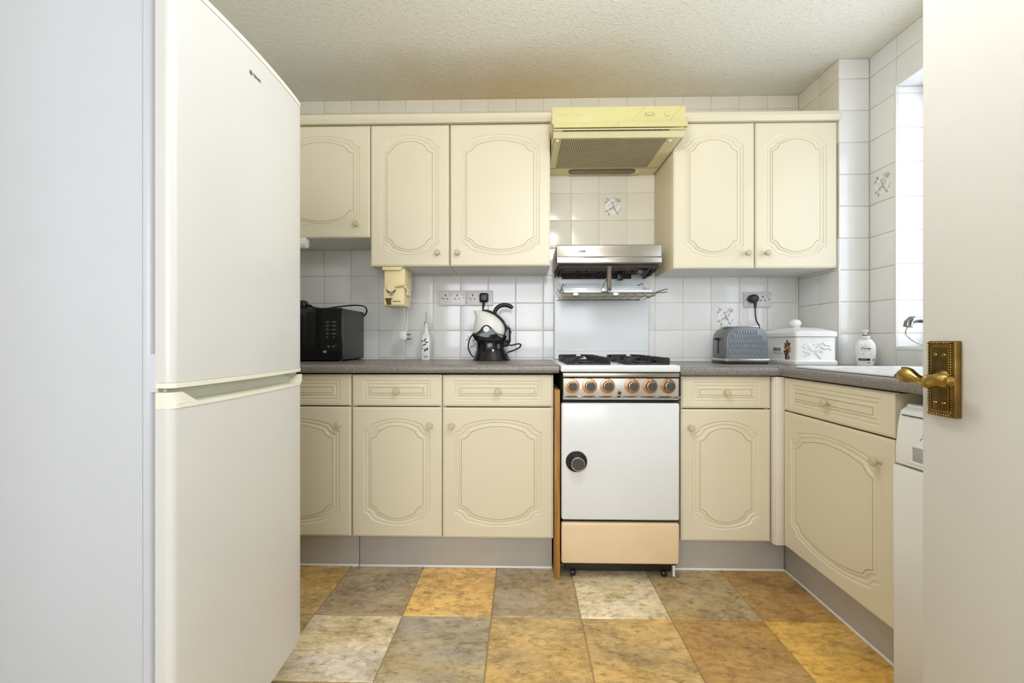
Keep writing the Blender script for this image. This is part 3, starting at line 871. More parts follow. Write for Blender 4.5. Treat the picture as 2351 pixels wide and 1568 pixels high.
od = MB().box(KX0, KX1, KY, KY + 0.035, 0.262, 0.762, 0.009, 3).build('oven_door', M['white_gloss'], K)
hk = MB().lathe([(.0, -.008), (.041, -.008), (.0445, -.005), (.0445, 0), (.0, 0)], (0.229, KY, 0.514), 'y', 36).build('handle_plate', M['black'], od)
MB().lathe([(.0445, -.0062), (.0458, -.0055), (.0462, -.002), (.0458, 0.0), (.0445, 0)], (0.229, KY, 0.514), 'y', 36).build('handle_rim', M['steel'], od)
MB().lathe([(.0, -.046), (.023, -.046), (.0255, -.044), (.0262, -.038), (.0262, -.008), (.0, -.008)], (0.2315, KY, 0.512), 'y', 30).build('handle', M['knob_brown'], od)
rg = MB().lathe([(.0255, -.0464), (.0282, -.0460), (.0290, -.042), (.0282, -.039), (.0262, -.039)], (0.2315, KY, 0.512), 'y', 30)
for k in range(5):
    a = math.radians(62 + 14 * k); rg.box(.2315 + .0275 * math.cos(a) - .0012, .2315 + .0275 * math.cos(a) + .0012, KY - .045, KY - .008, .512 + .0275 * math.sin(a) - .0012, .512 + .0275 * math.sin(a) + .0012)
rg.build('handle_ring', M['chrome'], od)
# control panel
MB().box(KX0 + .008, KX1 - .004, KY - 0.004, KY + 0.03, 0.793, 0.868, 0.002).build('control_panel', M['panel'], K)
MB().box(KX0 + .006, KX1 - .002, KY - 0.006, KY + 0.03, 0.873, 0.8905, 0.002).build('upper_trim', M['steel'], K)
MB().prism([(KY - .004, .793), (KY - .010, .788), (KY - .010, .783), (KY - .003, .778), (KY + .02, .778), (KY + .02, .793)], 'x', KX0 + .006, KX1 + .002).build('lower_trim', M['chrome'], K)
MB().box(KX0 + .004, KX0 + .0075, KY - .002, KY + .03, .776, .893).build('side_trim', M['black'], K)
MB().box(KX1 - .0035, KX1 + .002, KY - .006, KY + .03, .776, .893).build('side_trim', M['black'], K)
for x in (0.210, 0.285, 0.3605, 0.465, 0.541, 0.617):
    c = (x, KY - 0.004, 0.836)
    d = MB().lathe([(.0, -.004), (.020, -.004), (.031, -.003), (.0322, -.001), (.0322, 0), (.0, 0)], c, 'y', 36).build('dial', M['copper'], K)
    MB().box(x - .0012, x + .0012, KY - .0086, KY - .0076, .836 + .0195, .836 + .0312).build('pointer', M['white_plastic'], d)
    kb = MB().lathe([(.0, -.034), (.0185, -.034), (.0196, -.032), (.0200, -.004), (.0, -.004)], c, 'y', 30).build('control_knob', M['knob_brown'], K)
    MB().lathe([(.0188, -.0342), (.0200, -.0340), (.0206, -.032), (.0203, -.0300), (.0196, -.0300)], c, 'y', 30).build('knob_ring', M['steel'], kb)
    MB().box(x - .0011, x + .0011, KY - .0384, KY - .0379, .8465, .8535).build('knob_mark', M['copper'], kb)
MB().lathe([(.0, -.006), (.006, -.006), (.0078, -.003), (.0082, 0), (.0, 0)], (0.4115, KY - .004, .8055), 'y', 18).build('ignition_button', M['knob_brown'], K)
lt = MB()
for x, s in ((0.178, 'GRILL'), (0.250, 'LEFT'), (0.327, 'OVEN'), (0.4955, 'RIGHT'), (0.573, 'REAR'), (0.648, 'RIGHT')):
    lt.text(s, 0.0042, (x, KY - .0043, .8605), (1, 0, 0), (0, 0, 1))
lt.text('IGNITION', 0.0055, (0.4115, KY - .0043, .8195), (1, 0, 0), (0, 0, 1))
tag(lt.build('panel_lettering', M['ink_soft'], K), kind='stuff')
# hob
MB().box(KX0 - .003, KX1 + .001, KY - 0.008, 2.56, 0.8945, 0.9235, 0.006, 3).build('hob', M['white_gloss'], K)
for bx, by in ((0.288, 2.085), (0.545, 2.085), (0.288, 2.365), (0.545, 2.365)):
    bu = MB().lathe([(.0, .934), (.030, .934), (.034, .931), (.034, .923)], (bx, by, 0), 'z', 24).lathe([(.040, .9265), (.043, .925), (.043, .9232), (.036, .9232)], (bx, by, 0), 'z', 24).build('burner', M['black_matt'], K)
    tr = MB(); R = 0.092
    for sgn in (-1, 1):
        tr.prism([(by - R, .924), (by + R, .924), (by + R, .952), (by + R * .55, .955), (by + R * .35, .940), (by - R * .35, .940), (by - R * .55, .955), (by - R, .952)], 'x', bx + sgn * R - .003, bx + sgn * R + .003, bev=.001)
        tr.prism([(bx - R, .924), (bx + R, .924), (bx + R, .930), (bx - R, .930)], 'y', by + sgn * R - .003, by + sgn * R + .003)
    for a in (45, 135, 225, 315):
        c, s_ = math.cos(math.radians(a)), math.sin(math.radians(a))
        b = bmesh.new(); L0, L1 = 0.020, 0.126
        prof = [(L1, .924), (L1, .955), (L0, .9585), (L0, .9515), (L0 + .035, .947), (L0 + .060, .930), (L0 + .062, .924)]
        tmp = MB(); tmp.prism(prof, 'y', -.0028, .0028, bev=.0008)
        for v in tmp.bm.verts: v.co = Vector((bx + v.co.x * c - v.co.y * s_, by + v.co.x * s_ + v.co.y * c, v.co.z))
        me = bpy.data.meshes.new('t'); tmp.bm.to_mesh(me); tmp.bm.free(); tr.bm.from_mesh(me); bpy.data.meshes.remove(me); b.free()
    tr.build('pan_support', M['black_matt'], K)
# splashback
SB = MB().box(0.176, 0.700, 2.545, 2.575, 0.9245, 1.405, 0.006, 3)
sb = SB.build('splashback', M['white_gloss'], K)
MB().box(0.192, 0.684, 2.5415, 2.5455, 0.9735, 0.9790, .0018).build('splash_rib', M['white_gloss'], sb)
MB().prism([(0.188, 1.398), (0.688, 1.398), (0.672, 1.352), (0.205, 1.352)], 'y', 2.5435, 2.5452).build('upper_recess', M['white_gloss'], sb)
# eye level grill
MB().prism([(2.300, 1.512), (2.296, 1.508), (2.296, 1.452), (2.288, 1.446), (2.288, 1.420), (2.296, 1.414), (2.31, 1.414), (2.575, 1.414), (2.575, 1.512)], 'x', 0.172, 0.694, bev=.0015).build('grill_canopy', M['steel'], K)
MB().box(0.226, 0.316, 2.2945, 2.2962, 1.4735, 1.4845, .0006).box(0.2285, 0.3135, 2.2938, 2.2948, 1.4757, 1.4823, .0004).build('badge', M['steel'], K)
MB().box(0.172, 0.694, 2.2872, 2.2884, 1.4435, 1.4470).build('canopy_highlight_bead', M['chrome'], K)
un = MB().box(0.180, 0.686, 2.31, 2.57, 1.396, 1.4145)
un.prism([(2.33, 1.397), (2.40, 1.382), (2.55, 1.382), (2.55, 1.397)], 'x', 0.196, 0.205).prism([(2.33, 1.397), (2.40, 1.372), (2.55, 1.372), (2.55, 1.397)], 'x', 0.664, 0.676)
un.box(0.22, 0.60, 2.53, 2.56, 1.372, 1.397)
for xx in (0.178, 0.684): un.prism([(2.315, 1.4145), (2.345, 1.396), (2.40, 1.384), (2.56, 1.379), (2.56, 1.4145)], 'x', xx, xx + .004)
rs = random.Random(11)
for k in range(16): un.box(*(lambda x, y: (x - .007, x + .007, y - .006, y + .006))(0.20 + .47 * rs.random(), 2.38 + .15 * rs.random()), 1.386 - .006 * rs.random(), 1.398, .002)
un.build('grill_burner_tray', M['soot'], K)
MB().box(0.215, 0.655, 2.340, 2.352, 1.3925, 1.3965, .001).build('burner_bar', M['dirt'], K)
MB().box(0.215, 0.640, 2.325, 2.335, 1.403, 1.4155, .002).build('grill_lip', M['steel'], K)
MB().box(0.595, 0.640, 2.34, 2.37, 1.362, 1.4100, .003, rot=Matrix.Rotation(math.radians(40), 3, 'Y')).build('side_bracket', M['black'], K)
MB().box(0.506, 0.536, 2.44, 2.46, 1.352, 1.398, .003).build('igniter_box', M['black'], K)
# grill pan on a wire shelf
GP = thing('grill_pan', 'wire grill rack and pan hanging below the steel grill canopy', 'grill pan', (0.41, 2.40, 1.25))
pn = MB(); z0 = 1.268
pn.box(0.212, 0.652, 2.32, 2.48, z0, z0 + .003).box(0.212, 0.652, 2.318, 2.322, z0, z0 + .018, .001).box(0.212, 0.652, 2.476, 2.480, z0, z0 + .050, .001)
for xx in (0.210, 0.650): pn.prism([(2.32, z0), (2.32, z0 + .018), (2.48, z0 + .050), (2.48, z0)], 'x', xx, xx + .004)
pn.box(0.216, 0.672, 2.468, 2.478, z0 + .050, z0 + .0555, .0015)
pn.build('pan', M['white_gloss'], GP)
wr_ = MB(); zr_ = 1.252
for y in (2.29, 2.50): wr_.tube([(0.190 if y > 2.4 else 0.176, y, zr_), (0.640, y, zr_)], .0030)
for y, zt in ((2.29, zr_ + .016),): wr_.tube([(0.190, y, zt), (0.665, y, zt)], .0034)
for k in range(11):
    x = 0.19 + 0.045 * k; wr_.tube([(x, 2.29, zr_ + .014), (x + .018, 2.29, zr_ + .002), (x + .018, 2.50, zr_ + .002)], .0022)
wr_.tube([(0.190, 2.29, zr_ + .016), (0.178, 2.288, zr_ + .034), (0.170, 2.288, zr_ + .022), (0.176, 2.29, zr_)], .0028)
wr_.tube([(0.198, 2.47, zr_ + .03), (0.218, 2.46, zr_ + .084), (0.228, 2.46, zr_ + .070)], .0026)
wr_.tube([(0.630, 2.29, zr_), (0.660, 2.28, zr_ + .006), (0.664, 2.27, zr_ + .018), (0.705, 2.24, zr_ + .030), (0.705, 2.24, zr_ + .014), (0.660, 2.27, zr_ + .014)], .0026)
wr_.tube([(0.618, 2.47, zr_ + .072), (0.644, 2.46, zr_ + .086), (0.648, 2.46, zr_ + .070)], .0026)
wr_.lathe([(.0, -.006), (.006, -.006), (.006, .006), (.0, .006)], (0.186, 2.292, zr_ - .004), 'x', 12).lathe([(.0, -.006), (.006, -.006), (.006, .006), (.0, .006)], (0.628, 2.292, zr_ - .004), 'x', 12)
wr_.build('rack', M['wire'], GP)
hl = MB()
hl.prism([(2.255, 1.396), (2.275, 1.400), (2.292, 1.385), (2.292, 1.280), (2.272, 1.276), (2.262, 1.290), (2.268, 1.372)], 'x', 0.420, 0.440, bev=.004)
hl.build('handle', M['brown_handle'], GP)
hc = MB().box(0.393, 0.428, 2.268, 2.300, 1.272, 1.290, .003)
hc.tube([(0.398, 2.290, 1.290), (0.425, 2.285, 1.352)], .0030).tube([(0.398, 2.290, 1.290), (0.380, 2.292, 1.300)], .0025)
hc.build('handle_clip', M['chrome'], GP)
for xx in (0.255, 0.455):
    MB().lathe([(.0, -.004), (.014, -.004), (.014, 0), (.0, 0)], (xx + .01, 2.285, 1.262), 'y', 18, sy=.5).build('pan_foot', M['white_gloss'], GP)

# ---------------------------------------------------------------- things on the left worktop
# microwave
W_ = thing('microwave', 'black microwave oven on the worktop beside the fridge', 'microwave', (-1.12, 2.42, WT_L))
mz0, mz1, my = WT_L + 0.008, 1.194, 2.262
MB().box(-1.345, -0.905, my + .018, 2.575, mz0, mz1 - .002, .006, 3).build('case', M['mw_side'], W_)
fr = MB().box(-1.347, -0.904, my, my + .019, mz0 - .001, mz1, .005, 3).build('front_panel', M['black_gloss'], W_)
MB().prism([(my - .003, mz0 + .01), (my - .003, mz1 - .012), (my + .001, mz1 - .006), (my + .001, mz0 + .004)], 'x', -1.34, -1.040, bev=.001).build('door', M['black_gloss'], W_)
bt = MB()
labs = [('1', '2'), ('3', '4'), ('5', '6'), ('7', '8')]
for r, zz in enumerate((1.126, 1.107, 1.087, 1.067)):
    for c, xx in enumerate((-0.979, -0.946)):
        bt.text(labs[r][c], 0.0075, (xx, my - .0006, zz + .004), (1, 0, 0), (0, 0, 1)); bt.box(xx - .009 - .003 * c, xx + .009 + .003 * c, my - .0008, my - .0002, zz - .0042, zz - .0022)
for xx in (-0.981, -0.946): bt.box(xx - .002, xx + .002, my - .0008, my - .0002, 1.045, 1.049)
for xx in (-0.974, -0.950): bt.box(xx - .006, xx + .006, my - .0008, my - .0002, 1.001, 1.0035); bt.box(xx - .001, xx + .006, my - .0008, my - .0002, 0.9955, 0.998)
bt.text('MENU', 0.005, (-0.936, my - .0006, 1.005), (1, 0, 0), (0, 0, 1)); bt.box(-1.001, -0.985, my - .0008, my - .0002, 0.968, 0.979)
tag(bt.build('button_print', M['ink_white'], W_), kind='stuff')
for x, y in ((-1.32, 2.30), (-0.93, 2.30), (-1.32, 2.54), (-0.93, 2.54)):
    MB().lathe([(.012, WT_L), (.012, mz0 + .002), (.0, mz0 + .002)], (x, y, 0), 'z', 12).build('foot', M['black'], W_)
MB().tube([(-1.19, 2.40, 1.222), (-1.135, 2.40, 1.212), (-1.06, 2.39, 1.1995), (-0.98, 2.40, 1.210), (-0.935, 2.43, 1.2185), (-0.905, 2.47, 1.223), (-0.888, 2.52, 1.222), (-0.886, 2.56, 1.212), (-0.895, 2.584, 1.188), (-0.93, 2.586, 1.15)], .0042, 8, smooth=6).build('power_cord', M['black'], W_)
MB().box(-1.25, -1.147, 2.37, 2.42, 1.1955, 1.243, .014, 4).tube([(-1.16, 2.395, 1.222), (-1.125, 2.397, 1.211)], .009).build('plug', M['black'], W_)

# can opener
O = thing('can_opener', 'cream electric tin opener fixed under the wall cabinet', 'tin opener', (-0.65, 2.40, 1.2))
MB().box(-0.711, -0.606, 2.290, 2.46, 1.3975, 1.4045, .001).box(-0.711, -0.615, 2.286, 2.300, 1.386, 1.3985, .003).build('mount', M['opener'], O)
MB().box(-0.705, -0.599, 2.302, 2.452, 1.296, 1.3965, .004, 3).build('upper_body', M['opener'], O)
MB().prism([(2.298, 1.298), (2.298, 1.212), (2.306, 1.204), (2.44, 1.204), (2.45, 1.298)], 'x', -0.707, -0.602, bev=.005).build('lower_body', M['opener'], O)
MB().box(-0.599, -0.590, 2.325, 2.40, 1.262, 1.296, .003).build('side_lug', M['opener'], O)
MB().prism([(-0.600 + .0, 1.318), (-0.612, 1.316), (-0.652, 1.306), (-0.652, 1.298), (-0.600, 1.308)], 'y', 2.280, 2.300, bev=.003)\
    .tube([(-0.606, 2.292, 1.308), (-0.593, 2.300, 1.298), (-0.584, 2.315, 1.284)], .0045).build('lever', M['opener'], O)
MB().lathe([(.0, -.016), (.019, -.016), (.022, -.012), (.022, 0), (.0, 0)], (-0.667, 2.298, 1.297), 'y', 24).build('magnet_boss', M['opener'], O)
tw = MB().lathe([(.0, -.010), (.0100, -.010), (.0112, -.007), (.0112, 0), (.0, 0)], (-0.6655, 2.298, 1.268), 'y', 20)
tw.build('cutting_wheel', M['steel'], O)
ct = MB()
for k in range(9):
    a = math.radians(200 + 17 * k); ct.box(-0.667 + .023 * math.cos(a) - .0022, -0.667 + .023 * math.cos(a) + .0022, 2.290, 2.297, 1.295 + .024 * math.sin(a) - .0022, 1.295 + .024 * math.sin(a) + .0022)
tag(ct.build('cutter_teeth', M['ink'], O), kind='stuff')
MB().box(-0.699, -0.662, 2.2945, 2.2985, 1.2395, 1.2455, .001).prism([(-0.697, 1.2395), (-0.668, 1.2395), (-0.668, 1.212), (-0.690, 1.212)], 'y', 2.2968, 2.2985).build('label_recess', M['lamp_lens'], O)
MB().text('KENWOOD', 0.0072, (-0.6405, 2.2972, 1.2285), (1, 0, 0), (0, 0, 1), bold=.00035, width=.040).build('lettering', M['ink'], O)
cb = MB().tube([(-0.622, 2.43, 1.206), (-0.628, 2.46, 1.17), (-0.634, 2.47, 1.10), (-0.633, 2.47, 1.060)], .0032, 8, smooth=5)
cb.build('cable', M['white_plastic'], O)
MB().box(-0.662, -0.630, 2.448, 2.492, 1.032, 1.082, .005, 3).box(-0.668, -0.661, 2.449, 2.491, 1.034, 1.080, .003).build('plug', M['white_plastic'], O)
for y, z in ((2.466, 1.063), (2.460, 1.039), (2.480, 1.039)): MB().box(-0.630, -0.610, y - .004, y + .004, z - .003, z + .003, .0008).build('plug_pin', M['brass_dark'], O)

# oil bottle
B_ = thing('oil_bottle', 'slim white ceramic oil bottle with olive print and metal pourer', 'bottle', (-0.532, 2.50, WT_L))
bx, by = -0.532, 2.50
rr = []
def sq(w, z, p): return ellipse(bx, by, w, w, z, 28, p)
for w, z, p in ((.0225, 0, 6), (.0240, .004, 7), (.0248, .085, 7), (.0246, .128, 6), (.0215, .142, 4), (.0150, .155, 2.4), (.0122, .166, 2), (.0116, .200, 2), (.0128, .204, 2), (.0128, .210, 2)):
    rr.append(sq(w * 1.0, WT_L + z * 0.94, p))
MB().loft(rr).build('body', M['ceramic'], B_)
MB().lathe([(.0, .196), (.0118, .196), (.0126, .199), (.0118, .204), (.0060, .207), (.0035, .214), (.0030, .262), (.0018, .264), (.0, .264)], (bx, by, WT_L), 'z', 14).build('pourer', M['steel'], B_)
pr = MB(); yf = by - 0.0252
def leafp(x, z, a, l, w, mi):
    pts = []
    for k in range(12):
        t = k / 6 if k <= 6 else (12 - k) / 6; sg = 1 if k <= 6 else -1
        ww = w * math.sin(PI * t) * sg
        pts.append((x + l * t * math.cos(a) - ww * math.sin(a), yf, z + l * t * math.sin(a) + ww * math.cos(a)))
    pr.poly(pts, mi)
zb = WT_L
for x, z, a, l, w in ((-.006, .098, 1.15, .026, .0042), (-.004, .094, .25, .024, .004), (-.018, .096, 1.1, .016, .003), (-.022, .108, -.9, .010, .002), (-.018, .080, .28, .030, .0034), (-.020, .074, .6, .012, .002), (-.022, .066, -.5, .012, .002), (-.020, .058, 1.0, .010, .002)):
    leafp(bx + x, zb + z, a, l, w, 0)
for x, z in ((-.001, .054), (.0105, .060)):
    pr.poly([(bx + x + .0056 * math.cos(t) * .85, yf, zb + z + .0085 * math.sin(t) + .002 * math.cos(t)) for t in [2 * PI * k / 16 for k in range(16)]], 1)
pr.text('Oil', 0.016, (bx - .001, yf, zb + .0175), (1, 0, 0), (0, 0, 1), 1, shear=.35, bold=.0003)
pr.build('olive_print', [M['leaf'], M['berry']], B_)

# kettle
KT = thing('kettle', 'tilting white kettle in a glossy black cradle stand', 'kettle', (-0.16, 2.45, WT_L))
kc = 2.455; ks = 1 / 3510.0
def kp(px, py): return (-0.166 + (px - 590) * ks, WT_L + (1450 - py) * ks)
def kring(py, l, r, dep, p=2.2):
    x0, z = kp(l, py); x1, _ = kp(r, py)
    return ellipse((x0 + x1) / 2, kc, (x1 - x0) / 2, dep, z, 28, p)
MB().loft([kring(1450, 232, 945, .092), kring(1436, 228, 948, .093), kring(1400, 246, 926, .088), kring(1330, 276, 888, .078), kring(1250, 296, 842, .070), kring(1180, 302, 812, .066), kring(1100, 290, 822, .066), kring(1020, 256, 850, .070), kring(970, 240, 845, .072), kring(958, 262, 820, .066)]).build('stand', M['black_gloss'], KT)
hump = [(300, 1080), (246, 985), (262, 962), (330, 932), (385, 885), (430, 825), (470, 797), (510, 789), (552, 797), (592, 830), (645, 890), (705, 935), (800, 968), (845, 980), (800, 1080)]
for y0, y1 in ((kc - .081, kc - .070), (kc + .070, kc + .081)):
    MB().prism([kp(*q) for q in hump], 'y', y0, y1, bev=.002).build('cradle', M['black_gloss'], KT)
MB().loft([kring(1060, 330, 760, .058), kring(1000, 278, 815, .067), kring(950, 254, 830, .0695), kring(900, 246, 842, .0700), kring(848, 246, 845, .0700), kring(800, 250, 836, .0695), kring(740, 258, 806, .068), kring(680, 270, 756, .064), kring(620, 273, 690, .056), kring(570, 264, 610, .046), kring(535, 246, 530, .036), kring(516, 236, 470, .028), kring(512, 250, 440, .022)]).build('pot', M['kettle_white'], KT)
lid = [kp(*q) for q in ((415, 508), (500, 512), (590, 540), (680, 590), (760, 660), (815, 728), (850, 800), (858, 850))]
MB().tube([(x, kc, z) for x, z in lid], .0055, 12, smooth=4, ry=.036).build('lid', M['black'], KT)
hp = catmull([Vector((kp(*q)[0], 0, kp(*q)[1])) for q in ((640, 560), (660, 500), (705, 445), (770, 412), (850, 405), (930, 425), (985, 462))], 4)
hr = []
for i, p in enumerate(hp):
    d = (hp[min(i + 1, len(hp) - 1)] - hp[max(i - 1, 0)]).normalized(); nn = Vector((-d.z, 0, d.x))
    r_ = .0112 if i < len(hp) - 3 else .0095; bumpv = .0022 * max(0, math.sin(i * 1.9)) if i > 6 else 0
    hr.append([(p.x + nn.x * (r_ if math.sin(t) > 0 else r_ + bumpv) * math.sin(t), kc + .0135 * math.cos(t), p.z + nn.z * (r_ if math.sin(t) > 0 else r_ + bumpv) * math.sin(t)) for t in [2 * PI * k / 14 for k in range(14)]])
MB().loft(hr).build('handle', M['black'], KT)
sw = [kp(*q) for q in ((848, 790), (900, 780), (940, 860), (950, 960), (948, 1090), (900, 1190), (780, 1200), (770, 1080), (830, 980))]
MB().prism(sw, 'y', kc - .022, kc + .022, bev=.003).build('switch_block', M['black_gloss'], KT)
MB().prism([kp(*q) for q in ((918, 815), (942, 850), (966, 935), (925, 945))], 'y', kc - .016, kc + .016, bev=.001).build('switch', M['red'], KT)
x, z = kp(507, 870)
bd = MB().lathe([(.0, -.004), (.0150, -.004), (.0165, -.002), (.0165, 0), (.0, 0)], (x, kc - .081, z), 'y', 28).build('badge', M['white_plastic'], KT)
yk = kc - .0856
MB().lathe([(.0150, -.0042), (.0160, -.0038), (.0160, -.003), (.0150, -.003)], (x, kc - .081, z), 'y', 28).text('~', .016, (x - .004, yk, z + .004), (1, 0, 0), (0, 0, 1)).box(x - .006, x + .005, yk, yk + .0004, z + .003, z + .0045)\
    .box(x - .004, x + .006, yk, yk + .0004, z - .007, z - .0055).build('badge_mark', M['ink'], KT)
q = [kp(*c) for c in ((915, 1165), (980, 1166), (1050, 1145), (1110, 1142), (1136, 1170), (1100, 1215), (1010, 1262), (880, 1305))]
MB().tube([(a, kc + .02, b) for a, b in q], .0040, 8, smooth=5).build('cable', M['black'], KT)
q = [kp(*c) for c in ((250, 915), (190, 990), (145, 1080), (128, 1180), (145, 1275), (185, 1350), (240, 1400))]
MB().tube([(a, kc + .03, b) for a, b in q], .0036, 8, smooth=5).build('cable', M['black'], KT)

# sockets and plugs
def socket(label, x0, x1, z0, z1, group=None):
    y = D - 0.0015
    t = thing('double_socket', label, 'socket', ((x0 + x1) / 2, y, (z0 + z1) / 2))
    MB().box(x0, x1, y - .011, y, z0, z1, .003, 3).build('faceplate', M['socket'], t)
    w = x1 - x0; yy = y - .0112
    hb = MB()
    for c in (x0 + w * .235, x0 + w * .685):
        hb.box(c - .0026, c + .0026, yy - .0002, yy + .003, z1 - .033, z1 - .0222)
        for s in (-1, 1): hb.box(c + s * .011 - .0038, c + s * .011 + .0038, yy - .0002, yy + .003, z1 - .0500, z1 - .0448)
    tag(hb.build('pin_holes', M['gap'], t), kind='stuff')
    for c in (x0 + w * .455, x0 + w * .905):
        MB().box(c - .0062, c + .0062, y - .0145, y - .010, z1 - .031, z1 - .0095, .0015).build('rocker', M['socket'], t)
    for c in (x0 + w * .085, x0 + w * .925):
        MB().lathe([(.0, -.0118), (.0028, -.0118), (.0034, -.0105)], (c, y, z1 - .0425), 'y', 12).build('screw', M['brass_dark'], t)
    return t
socket('empty white double socket left of the kettle socket', -0.4755, -0.3255, 1.230, 1.316)
socket('white double socket above the kettle, black plug on its right', -0.3205, -0.1695, 1.230, 1.316)
socket('white double socket above the toaster with black plug on left', 1.246, 1.394, 1.217, 1.303)
pz = 1.273; px_ = -0.219
P1 = thing('plug', 'squarish black plug in the socket above the kettle', 'plug', (px_, 2.56, pz))
MB().box(px_ - .0255, px_ + .0255, 2.552, 2.5862, pz - .027, pz + .026, .012, 4).build('body', M['black'], P1)
MB().tube([(px_ - .002, 2.568, pz - .024), (px_ - .003, 2.568, pz - .045), (px_ - .006, 2.57, pz - .056)], [.0075, .006, .005], 10)\
    .tube([(px_ - .005, 2.57, pz - .050), (px_ - .008, 2.572, pz - .10), (px_ - .005, 2.575, pz - .20), (px_ + .005, 2.578, pz - .30)], .0036, 8, smooth=5).build('cable', M['black'], P1)
pz = 1.262; px_ = 1.285
P2 = thing('plug', 'rounded black plug in the socket above the toaster', 'plug', (px_, 2.56, pz))
pl = []
for k in range(13):
    a = PI * k / 12; pl.append((px_ + .026 * math.cos(a), pz + .004 + .021 * math.sin(a)))
pl += [(px_ - .026, pz - .006), (px_ - .020, pz - .016), (px_ - .006, pz - .022), (px_ + .006, pz - .022), (px_ + .020, pz - .016), (px_ + .026, pz - .006)]
MB().prism(pl, 'y', 2.552, 2.5862, bev=.006, seg=3).build('body', M['black'], P2)
MB().tube([(px_ + .002, 2.560, pz - .010), (px_ + .003, 2.552, pz - .030), (px_ + .002, 2.552, pz - .052)], [.011, .008, .0055], 12)\
    .tube([(px_ + .002, 2.552, pz - .048), (px_ + .004, 2.553, pz - .09), (px_ + .012, 2.555, pz - .125), (px_ + .027, 2.558, pz - .150), (px_ + .030, 2.56, pz - .20), (px_ + .01, 2.56, pz - .30), (px_ - .04, 2.52, pz - .340)], .0036, 8, smooth=5).build('cable', M['black'], P2)

# toaster
TO = thing('toaster', 'grey two slice toaster with honeycomb front on the right worktop', 'toaster', (1.098, 2.335, WT_R), rz=0.02, local=True)
tw, td, th, z0 = 0.107, 0.082, 0.186, 0.018
def tprof(w, h, n=14):
    p = [(-w, z0), (w, z0), (w, h * .52)]
    for k in range(1, n):
        a = PI * k / n; p.append((w * math.copysign(abs(math.cos(a)) ** .62, math.cos(a)), h * .52 + h * .48 * math.sin(a) ** .62))
    p.append((-w, h * .52)); return p
core = MB().prism(tprof(tw, th), 'y', -td + .016, td - .016, bev=.006, seg=3)
core.build('shell', M['toaster_end'], TO)
# honeycomb front: elongated hexagons each pushed in at its middle
fm = MB(); fm.prism(tprof(tw - .005, th - .004), 'y', -td, -td + .017, bev=.006, seg=3)
hexm = MB(); pit, ph = .0128, .0310
for r in range(6):
    for c in range(-9, 10):
        cx = (c + (r % 2) * .5) * pit; cz = .034 + r * ph * .80
        lim = tw - .020
        if abs(cx) > lim or cz > th - .026: continue
        if cz > th * .55 and (cx / lim) ** 2 + ((cz - th * .5) / (th * .44)) ** 2 > 1.02: continue
        hx, hz = pit * .47, ph * .5
        o6 = [(cx, cz + hz), (cx + hx, cz + hz * .58), (cx + hx, cz - hz * .58), (cx, cz - hz), (cx - hx, cz - hz * .58), (cx - hx, cz + hz * .58)]
        b = bmesh.new(); ring = [b.verts.new((x, -td - .0003, z)) for x, z in o6]
        top = b.verts.new((cx - hx * .30, -td - .0034, cz + hz * .50)); bot = b.verts.new((cx - hx * .30, -td - .0034, cz - hz * .50))
        b.faces.new((ring[0], ring[1], top)); b.faces.new((ring[1], ring[2], bot, top)); b.faces.new((ring[2], ring[3], bot))
        b.faces.new((ring[3], ring[4], bot)); b.faces.new((ring[4], ring[5], top, bot)); b.faces.new((ring[5], ring[0], top))
        bmesh.ops.recalc_face_normals(b, faces=b.faces[:])
        for f in b.faces:
            if f.normal.y > 0: f.normal_flip()
        hexm._take(b)
fo = fm.build('front', M['toaster'], TO)
tag(hexm.build('honeycomb', M['toaster'], fo, 15), kind='stuff')
MB().prism(tprof(tw - .005, th - .004), 'y', td - .017, td, bev=.006, seg=3).build('back', M['toaster'], TO)
MB().box(-tw - .0015, tw + .0015, -td - .0025, td + .0025, .0125, .0265, .003).build('base_band', M['steel'], TO)
MB().box(-tw + .004, tw - .004, -td + .002, td - .002, .0005, .013, .001).build('base', M['black'], TO)
MB().text('Russell Hobbs', 0.0095, (0.006, -td - .0028, .0195), (1, 0, 0), (0, 0, 1), width=.050).build('lettering', M['ink_soft'], TO)['kind'] = 'stuff'
for y in (-.030, .010): MB().box(-.085, .085, y, y + .024, th - .004, th + .0015, .001).build('slot', M['steel'], TO)
MB().box(-tw - .003, -tw + .001, -.006, .006, .05, .13, .001).box(-tw - .018, -tw - .002, -.016, .016, .118, .130, .003).build('lever', M['black'], TO)

# bread bin
BB = thing('bread_bin', 'white ceramic bread bin with fruit print and round lid knob', 'bread bin', (1.392, 2.347, WT_R), rz=-0.03, local=True)
bw, bd_, bh = 0.094, 0.165, 0.132
mb = MB()
def rrect(w, d, z, r=.016):
    out = []
    for cx, cy, a0 in ((w - r, d - r, 0), (-w + r, d - r, PI / 2), (-w + r, -d + r, PI), (w - r, -d + r, 1.5 * PI)):
        for k in range(5): a = a0 + PI / 2 * k / 4; out.append((cx + r * math.cos(a), cy + r * math.sin(a), z))
    return out
mb.loft([rrect(bw + .004, bd_ + .004, .000), rrect(bw + .006, bd_ + .006, .003), rrect(bw + .006, bd_ + .006, .016), rrect(bw + .001, bd_ + .001, .022), rrect(bw - .001, bd_ - .001, .026), rrect(bw - .001, bd_ - .001, bh)])
body = mb.build('body', M['ceramic'], BB)
lid_ = MB().loft([rrect(bw + .002, bd_ + .002, bh + .0015), rrect(bw + .005, bd_ + .005, bh + .003), rrect(bw + .005, bd_ + .005, bh + .021), rrect(bw + .001, bd_ + .001, bh + .026), rrect(bw - .010, bd_ - .010, bh + .030), rrect(bw - .033, bd_ - .050, bh + .042), rrect(bw - .058, bd_ - .095, bh + .048), rrect(.02, .025, bh + .051)])
